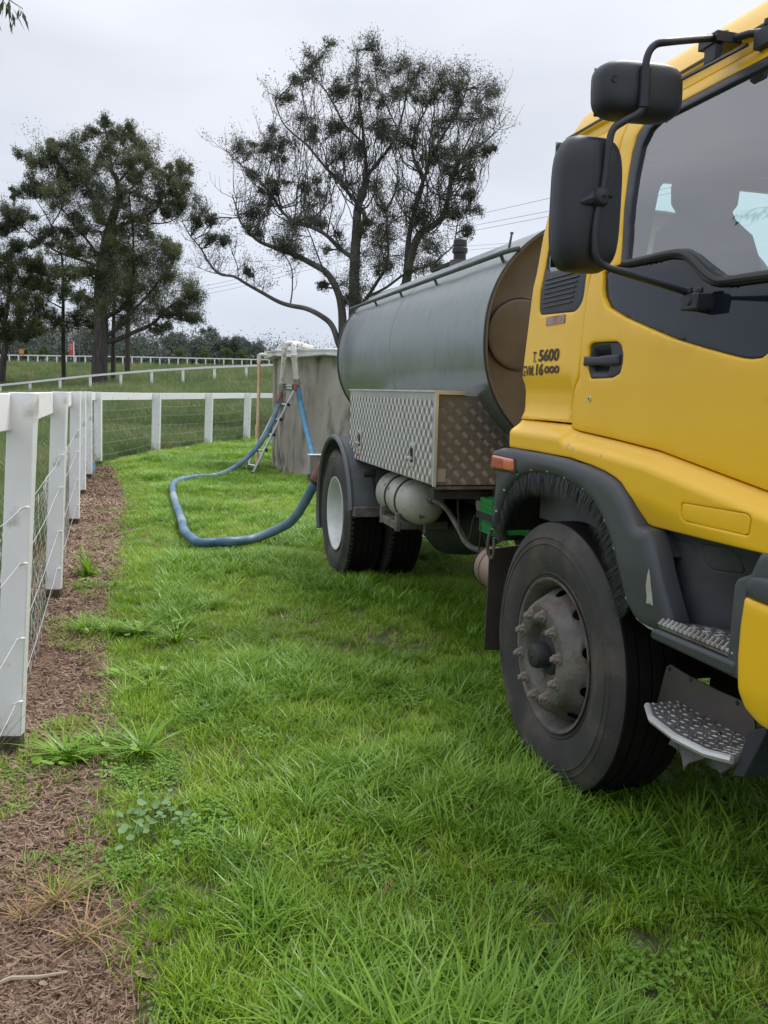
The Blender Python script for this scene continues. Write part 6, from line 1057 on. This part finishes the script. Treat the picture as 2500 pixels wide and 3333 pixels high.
# far front wheel
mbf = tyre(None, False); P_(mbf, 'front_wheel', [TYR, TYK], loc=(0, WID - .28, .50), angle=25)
RX = -3.904
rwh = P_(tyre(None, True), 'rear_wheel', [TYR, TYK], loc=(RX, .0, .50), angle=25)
mb = MB(); mb.lathe([(.296, .010), (.303, .002), (.302, -.003), (.296, -.004), (.288, .001), (.283, .014), (.270, .030), (.266, .065), (.255, .075), (.252, .125), (.235, .145), (.17, .150), (.15, .148), (.0001, .148)], 90); mb.obj('rim', RIMW, rwh, angle=50)
mb = MB(); mb.lathe([(.0001, .10), (.06, .10), (.085, .11), (.095, .13), (.10, .148)], 36); mb.obj('hub', RIMW, rwh)
for k in range(10): nut(MB(), 0, .148, 0).obj('wheel_nut', RUST, rwh, loc=(.162 * math.cos(k * .628), 0, .162 * math.sin(k * .628)))
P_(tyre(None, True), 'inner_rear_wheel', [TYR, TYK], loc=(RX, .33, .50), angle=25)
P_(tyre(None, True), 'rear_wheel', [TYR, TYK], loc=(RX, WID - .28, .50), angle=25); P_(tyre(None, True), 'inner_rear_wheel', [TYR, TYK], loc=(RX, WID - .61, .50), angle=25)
# rear mudguard
def arc(r, a0, a1, n): return [(RX + r * math.cos(a0 + (a1 - a0) * k / n), .50 + r * math.sin(a0 + (a1 - a0) * k / n)) for k in range(n + 1)]
A1 = arc(.615, R_(200), R_(10), 40); A2 = arc(.635, R_(10), R_(200), 40)
MGM = mat('mudguard_plastic', (.085, .095, .10), .5, col2=(.12, .13, .135), nscale=5, col3=(.14, .14, .135), n3=6, lo3=.55, hi3=.75)
mb = MB()
for i in range(40):
    p, q = A1[i], A1[i + 1]; r_, s_ = A2[40 - i], A2[39 - i]; mb.hexa([(p[0], -.015, p[1]), (q[0], -.015, q[1]), (s_[0], -.015, s_[1]), (r_[0], -.015, r_[1]), (p[0], .62, p[1]), (q[0], .62, q[1]), (s_[0], .62, s_[1]), (r_[0], .62, r_[1])])
mg = P_(mb, 'rear_mudguard', MGM, angle=40)
mb = MB(); mb.tube([(x, -.012, z) for x, z in arc(.628, R_(200), R_(10), 40)], .022, 8, flat=1.); mb.obj('rolled_edge', MGM, mg)
mb = MB(); mb.box((RX + .60, .0, .565), (RX + .68, .72, .64)); P_(mb, 'guard_beam', STL, bev=.005)
mb = MB(); mb.tube([(RX + .72, .05, .90), (RX + .72, .14, .90)], .03, 10); mb.tube([(RX + .72, .12, .90), (RX + .74, .14, .72)], .012, 6); P_(mb, 'guard_bracket', CHA)
# ------------------------------------------------------------------ chassis
mb = MB(); mb.box((-5.1, .78, .80), (1.3, .86, 1.02)); P_(mb, 'chassis_rail', CHA); mb = MB(); mb.box((-5.1, 1.54, .80), (1.3, 1.62, 1.02)); P_(mb, 'chassis_rail', CHA)
for s_ in (-4.6, -3.3, -2.4, -1.3, -.4): mb = MB(); mb.box((s_, .86, .84), (s_ + .07, 1.54, .98)); P_(mb, 'cross_member', CHA)
mb = MB(); mb.tube([(RX, .62, .5), (RX, .95, .5), (RX, 1.02, .5), (RX, 1.2, .5), (RX, 1.38, .5), (RX, 1.45, .5), (RX, 1.78, .5)], [.07, .08, .19, .23, .19, .08, .07], 16); P_(mb, 'rear_axle', CHA)
mb = MB(); mb.tube([(0, .28, .5), (0, .6, .42), (0, 1.8, .42), (0, 2.12, .5)], .06, 10); P_(mb, 'front_axle', CHA)
mb = MB(); mb.prism([(-.5, .5), (.9, .45), (1.1, .7), (1.1, 1.0), (-.7, 1.0), (-.9, .6)], lambda u, v, s_: (u, .80 + .85 * s_, v)); P_(mb, 'engine', CHA)
mb = MB(); mb.box((1.12, .45, .34), (1.48, 1.95, .80)); P_(mb, 'front_crossmember', CHA); mb = MB(); mb.prism([(.15, .36), (1.1, .36), (1.1, .62), (.15, .60)], lambda u, v, s_: (u, .62 + 1.2 * s_, v)); P_(mb, 'sump_guard', CHA)
mb = MB(); mb.tube([(-.9, 1.2, .68), (-1.5, 1.2, .66), (-1.7, 1.2, .62), (RX + .2, 1.2, .52)], [.2, .15, .06, .05], 12); P_(mb, 'gearbox_and_shaft', CHA)
mb = MB(); mb.tube([(-3.25, .62, .62), (-3.15, .60, .60), (-2.75, .60, .56), (-2.45, .62, .58), (-2.1, .62, .66), (-1.8, .62, .7)], [.06, .17, .2, .17, .12, .05], 14); P_(mb, 'pump_housing', CHA)
for w_ in (.5, .72):
    mb = MB(); mb.prism([(-4.5, .72), (RX, .58), (-3.2, .72), (-3.2, .76), (RX, .66), (-4.5, .76)], lambda u, v, s_: (u, w_ + .07 * s_, v)); P_(mb, 'leaf_spring', CHA)
# ------------------------------------------------------------------ tank
TZ, TW, TA, TB_ = 1.80, 1.20, .955, .72; S0, S1 = -5.0, -1.405
def ell(k, n, f=1.):
    a = 2 * math.pi * k / n; ca, sa = math.cos(a), math.sin(a)
    return (TW + TA * f * abs(ca) ** .9 * (1 if ca > 0 else -1), TZ + TB_ * f * abs(sa) ** .9 * (1 if sa > 0 else -1))
def barrel(mb, secs, n=96, cap=()):
    vs = []; m = n
    for s_, f in secs: vs += [(s_, *ell(k, n, f)) for k in range(n)]
    fs = [(i * m + k, i * m + (k + 1) % m, (i + 1) * m + (k + 1) % m, (i + 1) * m + k) for i in range(len(secs) - 1) for k in range(m)]
    for c in cap: fs.append(tuple(c * m + k for k in range(m)))
    mb.add(vs, fs); return mb
tk = P_(barrel(MB(), [(S0, .5), (S0 - .10, .7), (S0 - .06, .9), (S0 + .0, .985), (S0 + .03, 1.0), (S0 + .8, 1.0), (-3.262, 1.), (-3.260, 1.003), (-3.250, 1.003), (-3.248, .996), (-3.241, .996), (-3.239, 1.), (S1, 1.0)], cap=(0,)), 'tank', TNK, angle=30)
hd = barrel(MB(), [(S1 + .0, 1.004), (S1 + .02, 1.004), (S1 + .02, .992), (S1 - .055, .985), (S1 - .07, .95), (S1 - .05, .8), (S1 - .03, .5), (S1 - .02, .1)], cap=(7,)).obj('tank_head', HED, tk, angle=50)
barrel(MB(), [(S1 - .012, 1.006), (S1 + .012, 1.010), (S1 + .014, 1.0), (S1 - .0, .99)]).obj('rim_band', RUB, tk)
barrel(MB(), [(S0 + .01, 1.0), (S0 + .0, 1.008), (S0 + .03, 1.008), (S0 + .04, 1.0)]).obj('rim_band', RUB, tk)
mb = MB(); mb.lathe([(.0001, .003), (.175, .003), (.188, .001), (.192, -.002), (.192, -.05)], 56, lambda r, a, t: (S1 - .048 + a, .475 + r * math.cos(t), 1.825 + r * math.sin(t))); mb.obj('round_cover', mat('dull_cover', (.10, .088, .078), .55, .3, col2=(.14, .125, .11), nscale=6), tk)
mb = MB(); mb.lathe([(.192, .0), (.195, .004), (.198, .0)], 56, lambda r, a, t: (S1 - .050 + a, .475 + r * math.cos(t), 1.825 + r * math.sin(t))); mb.obj('cover_seal', RUB, tk)
# side rail on brackets
RW, RZ_ = .362, 2.256
RAILM = mat('rail_steel', (.07, .08, .08), .5, .4, col2=(.11, .12, .12), nscale=5)
rl_ = P_(MB().tube([(S0 - .02, RW, RZ_ + .0), (S1 - .06, RW, RZ_), (S1 + .01, RW + .005, RZ_), (S1 + .03, RW + .05, RZ_ + .01)], .0135, 10), 'side_rail', RAILM)
for s_ in (-4.92, -4.15, -3.42, -2.62, -1.52):
    MB().tube([(s_, RW, RZ_), (s_, RW + .02, RZ_ - .04), (s_, RW + .08, RZ_ - .06)], [.011, .011, .014], 8).obj('rail_bracket', RAILM, rl_)
mb = MB(); mb.tube([(-1.50, .40, 2.27), (-1.50, .415, 2.36)], [.008, .006], 8); mb.tube([(-1.5, .415, 2.36), (-1.5, .416, 2.368)], .010, 8); mb.obj('marker_pin', RAILM, rl_)
# breather valve and walkway on the tank top
mb = MB(); mb.lathe([(.0001, .17), (.035, .168), (.048, .155), (.050, .115), (.046, .11), (.055, .10), (.056, .07), (.05, .065), (.045, .06), (.045, 0)], 24, lambda r, a, t: (r * math.cos(t), r * math.sin(t), a))
P_(mb, 'breather_valve', RUB, loc=(-3.06, .70, 2.435)); mb = MB(); mb.tube([(0, 0, -.03), (0, 0, .02)], .07, 16); P_(mb, 'valve_flange', STL, loc=(-3.06, .70, 2.43))
mb = MB(); mb.box((-3.60, .66, 2.43), (-3.12, .84, 2.455)); P_(mb, 'walkway_plate', CHA)
# ------------------------------------------------------------------ storage box
B0, B1, BW, ZB, ZT = -3.692, -1.638, .062, .98, 1.505
bx = MB(); bx.prism([(BW + .006, ZB), (BW + .006, ZT - .004), (.40, ZT - .015), (.56, 1.30), (.62, 1.20), (.62, ZB)], lambda u, v, s_: (B0 + (B1 - B0 - .012) * s_, u, v)); box = P_(bx, 'storage_box', CHK, bev=.004)
MB().prism([(B0, ZB + .0), (B1, ZB - .0), (B1, ZT), (B0, ZT)], lambda u, v, s_: (u, BW + .004 * s_, v)).obj('box_door', CHK, box, bev=.002)
mb = MB(); mb.box((B0 - .005, BW - .014, ZT), (B1 + .01, BW + .05, ZT + .010)); mb.box((B1 - .10, BW + .05, ZT), (B1 + .012, .235, ZT + .010)); mb.box((B1 - .01, BW, ZT - .012), (B1 + .010, .235, ZT)); mb.obj('box_lid_edge', ALU, box)
mb = MB(); mb.box((B1 - .004, BW - .006, ZB - .005), (B1 + .014, BW + .012, ZT)); mb.obj('corner_angle', ALU, box)
mb = MB(); mb.box((B1 - .05, BW + .02, ZB - .022), (B1 + .010, .66, ZB - .006)); mb.obj('box_sill', STL, box)
mb = MB(); mb.box((B0, .36, .885), (B1 - .02, .62, ZB - .02)); mb.box((B1 - .10, .075, .90), (B1 - .02, .62, ZB - .02)); mb.obj('box_frame', CHA, box)
def ridges(mb, u0, u1, v0, v1, pitch, fn, keep=lambda u, v: True, bar=.017, wid=.0028, h=.0022):
    nu = int((u1 - u0) / pitch * 1.0); nv = int((v1 - v0) / pitch)
    for i in range(nu):
        for j in range(nv):
            cu, cv_ = u0 + (i + .5) * pitch, v0 + (j + .5) * pitch
            if not keep(cu, cv_): continue
            d = 1 if (i + j) % 2 else -1; c, s_ = math.cos(R_(45)), math.sin(R_(45)) * d
            for k in range(-2, 3):
                o_ = k * bar * .45; pu, pv = cu - s_ * o_, cv_ + c * o_; q = []
                for a, b_ in ((-bar, 0), (0, -wid), (bar, 0), (0, wid)): q.append(fn(pu + a * c - b_ * s_, pv + a * s_ + b_ * c, 0))
                q.append(fn(pu, pv, h)); mb.add(q, [(0, 1, 4), (1, 2, 4), (2, 3, 4), (3, 0, 4)])
mb = MB(); ridges(mb, B0 + .008, B1 - .008, ZB + .004, ZT - .004, .0435, lambda u, v, h: (u, BW - .0003 - h, v), bar=.0195, wid=.0026, h=.0024); mb.obj('tread_ridges', CHR, box, kind='stuff', smooth=False, fix=False)
DPL = mat('shaded_plate', (.17, .158, .145), .5, .5, col2=(.23, .215, .195), nscale=4)
MB().prism([(BW + .022, ZB + .002), (BW + .022, ZT - .012), (.40, ZT - .020), (.555, 1.305), (.615, 1.205), (.615, ZB + .002)], lambda u, v, s_: (B1 - .0119 + .004 * s_, u, v)).obj('front_plate', DPL, box)
inbox = lambda u, v: v < ZT - .03 and (u < .40 or v < ZT - .03 - (u - .40) * 1.25)
mb = MB(); ridges(mb, BW + .03, .61, ZB + .0, ZT - .01, .044, lambda u, v, h: (B1 - .0076 + h, u, v), keep=lambda u, v: inbox(u + .02, v + .02), bar=.017, wid=.0022, h=.0026); mb.obj('tread_ridges', mat('shaded_ridge', (.36, .33, .30), .4, .5), box, kind='stuff', smooth=False, fix=False)  # front ridges in a darker metal too, shade included in the colour
mb = MB(); mb.box((B1 - .012, .085, 1.0), (B1 - .003, .135, 1.075)); mb.obj('reflector', mat('dusty_reflector', (.33, .31, .26), .4), box)
for s_, z in ((-3.345, 1.146), (-2.035, 1.135)):
    b = MB(); b.prism(round_poly([(-.045, -.08), (.045, -.08), (.045, .055), (0, .085), (-.045, .055)], .008), lambda u, v, k: (u, BW - .008 + .006 * k, v)); l_ = b.obj('latch', ALU, box, loc=(s_, 0, z))
    MB().prism(round_poly([(-.028, -.055), (.028, -.055), (.028, .03), (-.028, .03)], .008), lambda u, v, k: (u, BW - .0095 + .002 * k, v)).obj('latch_recess', CHA, box, loc=(s_, 0, z))
    b = MB(); b.tube([(-.005, BW - .012, .05), (-.035, BW - .03, -.035), (-.06, BW - .03, -.07)], .006, 8); b.tube([(-.02, BW - .02, -.03), (.02, BW - .02, -.03)], .012, 8); b.obj('latch_lever', ALU, box, loc=(s_, 0, z))
MB().lathe([(.0001, -.012), (.012, -.010), (.017, 0)], 14).obj('marker_light', AMB, box, loc=(-3.40, BW - .002, 1.028))
# ------------------------------------------------------------------ under-tray things
ATM = mat('air_tank_paint', (.33, .318, .275), .5, col2=(.40, .385, .335), nscale=5, col3=(.10, .09, .08), n3=16, lo3=.62, hi3=.66)
AZ, AW, AR = .795, .215, .145
mb = MB(); pr_ = [(.0001, -2.15), (.06, -2.158), (.105, -2.185), (.135, -2.235), (AR, -2.30), (AR, -2.90), (.12, -2.98), (.06, -3.03), (.0001, -3.04)]
mb.lathe(pr_, 40, lambda r, a, t: (a, AW + r * math.cos(t), AZ + r * math.sin(t))); at_ = P_(mb, 'air_tank', ATM, angle=50)
for s_ in (-2.42, -2.66): MB().lathe([(AR + .001, s_ - .012), (AR + .006, s_ - .012), (AR + .006, s_ + .012), (AR + .001, s_ + .012)], 40, lambda r, a, t: (a, AW + r * math.cos(t), AZ + r * math.sin(t))).obj('strap', CHA, at_)
mb = MB(); mb.box((-2.75, .06, .61), (-2.35, .42, .66)); mb.box((-2.75, .06, .60), (-2.71, .09, .72)); mb.box((-2.38, .06, .60), (-2.34, .09, .72)); mb.obj('cradle', STL, at_, bev=.004)
mb = MB(); mb.tube([(-2.2, .21, .665), (-2.2, .21, .61)], .010, 8); mb.lathe([(.016 + .003 * math.cos(q), .003 * math.sin(q)) for q in np.linspace(0, 6.283, 7)], 16, lambda r, a, t: (-2.2 + a, .21 + r * math.cos(t), .595 + r * math.sin(t))); mb.obj('drain_ring', STL, at_)
mb = MB(); mb.tube(catmull([(-2.14, .23, .83), (-2.06, .25, .825), (-1.95, .27, .79), (-1.80, .29, .70), (-1.70, .30, .635), (-1.55, .32, .62), (-1.2, .40, .66)], 5), .017, 10); P_(mb, 'brake_pipe', STL); mb = MB(); mb.tube([(-2.17, .22, .835), (-2.12, .235, .83)], .026, 6); P_(mb, 'pipe_fitting', STL)
for P0 in ([(-1.70, .24, .95), (-1.70, .24, .83), (-1.66, .25, .70), (-1.58, .27, .68), (-1.55, .28, .80), (-1.50, .30, .84), (-1.48, .3, .78), (-1.50, .3, .58), (-1.47, .32, .56)], [(-1.5, .33, .93), (-1.5, .33, .72), (-1.46, .33, .66)]):
    mb = MB(); mb.tube(catmull(P0, 5), .006, 6); P_(mb, 'brake_line', CHA)
mb = MB(); mb.tube([(-1.35, .55, .84), (-1.9, .55, .84)], .12, 20); P_(mb, 'brake_booster', ATM)
mb = MB(); mb.box((-1.62, .42, .68), (-1.50, .62, .96)); P_(mb, 'battery_bracket', CHA)
MUF = mat('muffler_metal', (.26, .17, .135), .5, .45, col2=(.33, .23, .19), nscale=4, rough2=.6)
mb = MB(); pr_ = [(.0001, -1.20), (.095, -1.20), (.108, -1.19), (.110, -1.18), (.110, -1.12), (.113, -1.118), (.113, -1.108), (.110, -1.106), (.110, -.60)]
MWX, MZ = .255, .60
mb.lathe(pr_, 40, lambda r, a, t: (a, MWX + r * math.cos(t), MZ + r * math.sin(t))); mu = P_(mb, 'muffler', MUF, angle=40)
for s_ in (-1.115, -1.195): MB().lathe([(.1105, s_ - .004), (.114, s_ - .004), (.114, s_ + .004), (.1105, s_ + .004)], 40, lambda r, a, t: (a, MWX + r * math.cos(t), MZ + r * math.sin(t))).obj('seam_ring', CHA, mu)
# hook on the fender back
mb = MB(); mb.tube(catmull([(-.60, -.01, .90), (-.615, -.02, .86), (-.62, -.02, .80), (-.61, -.01, .765), (-.60, 0, .78), (-.60, 0, .86)], 4), .007, 8); P_(mb, 'flap_hook', STL)
# rear bumper tray
GAL = mat('galvanised_sheet', (.36, .35, .33), .5, .5, col2=(.45, .44, .42), nscale=6)
mb = MB(); mb.box((-5.22, .012, .70), (-5.10, 2.39, .882)); rb = P_(mb, 'rear_bumper_box', GAL, bev=.004)
mb = MB(); mb.box((-5.23, .008, .882), (-5.09, 2.395, .890)); mb.obj('top_lip', ALU, rb)
for w_ in (.10, .125): MB().lathe([(.0001, .002), (.008, .002), (.008, -.002)], 10, lambda r, a, t: (-5.098 + a, w_ + r * math.cos(t), .79 + r * math.sin(t))).obj('bolt_hole', CHA, rb)
mb = MB(); mb.tube([(-5.2, .03, .70), (-5.2, .03, .64)], .02, 8); mb.obj('tow_pin', STL, rb); mb = MB(); mb.box((-5.16, .03, .58), (-5.12, 2.37, .698)); mb.obj('skirt', STL, rb)
mb = MB(); mb.tube([(-4.7, .5, .85), (-4.85, .3, .85), (-4.82, .15, .8)], .055, 12); P_(mb, 'outlet_pipe', STL)
mb = MB(); mb.box((-5.1, .6, .8), (-4.0, 1.8, 1.02)); P_(mb, 'rear_frame', CHA)
mb = MB(); mb.box((-4.9, .7, 1.02), (-1.5, 1.7, 1.14)); P_(mb, 'tank_cradle', CHA)
# green crate: a thing of its own carried behind the cab
CR = mat('green_crate_plastic', (.012, .22, .05), .5, col2=(.018, .27, .065), nscale=8)
cr_ = empty('plastic_crate', TR.matrix_basis @ Vector((-1.35, .42, .74)), TR.rotation_euler.z, label='bright green slotted plastic crate tucked under the storage box behind the cab', cat='crate')
x0, x1, y0, y1, z1 = -.155, .02, -.12, .2, .185
mb = MB(); mb.box((x0, y0, 0), (x1, y1, .008)); mb.obj('base', CR, cr_)
for (a, b, ax) in (((x0, y0), (x1, y0), 0), ((x0, y1), (x1, y1), 0), ((x0, y0), (x0, y1), 1), ((x1, y0), (x1, y1), 1)):
    mb = MB(); L_ = (b[0] - a[0]) + (b[1] - a[1]); n = int(L_ / .0165)
    def bxx(t0, t1, za, zb):
        if ax == 0: mb.box((a[0] + t0, a[1] - .003, za), (a[0] + t1, a[1] + .003, zb))
        else: mb.box((a[0] - .003, a[1] + t0, za), (a[0] + .003, a[1] + t1, zb))
    for k in range(n): bxx(k * L_ / n, k * L_ / n + .009, .003, z1)
    for z in (0, .035, .07, .105, .14): bxx(0, L_, z, z + .012)
    bxx(0, L_, z1 - .022, z1 + .004)
    mb.obj('slotted_side', CR, cr_)
mb = MB(); mb.box((-1.53, .285, .815), (-1.26, .298, .850)); P_(mb, 'crate_strap', CHA)
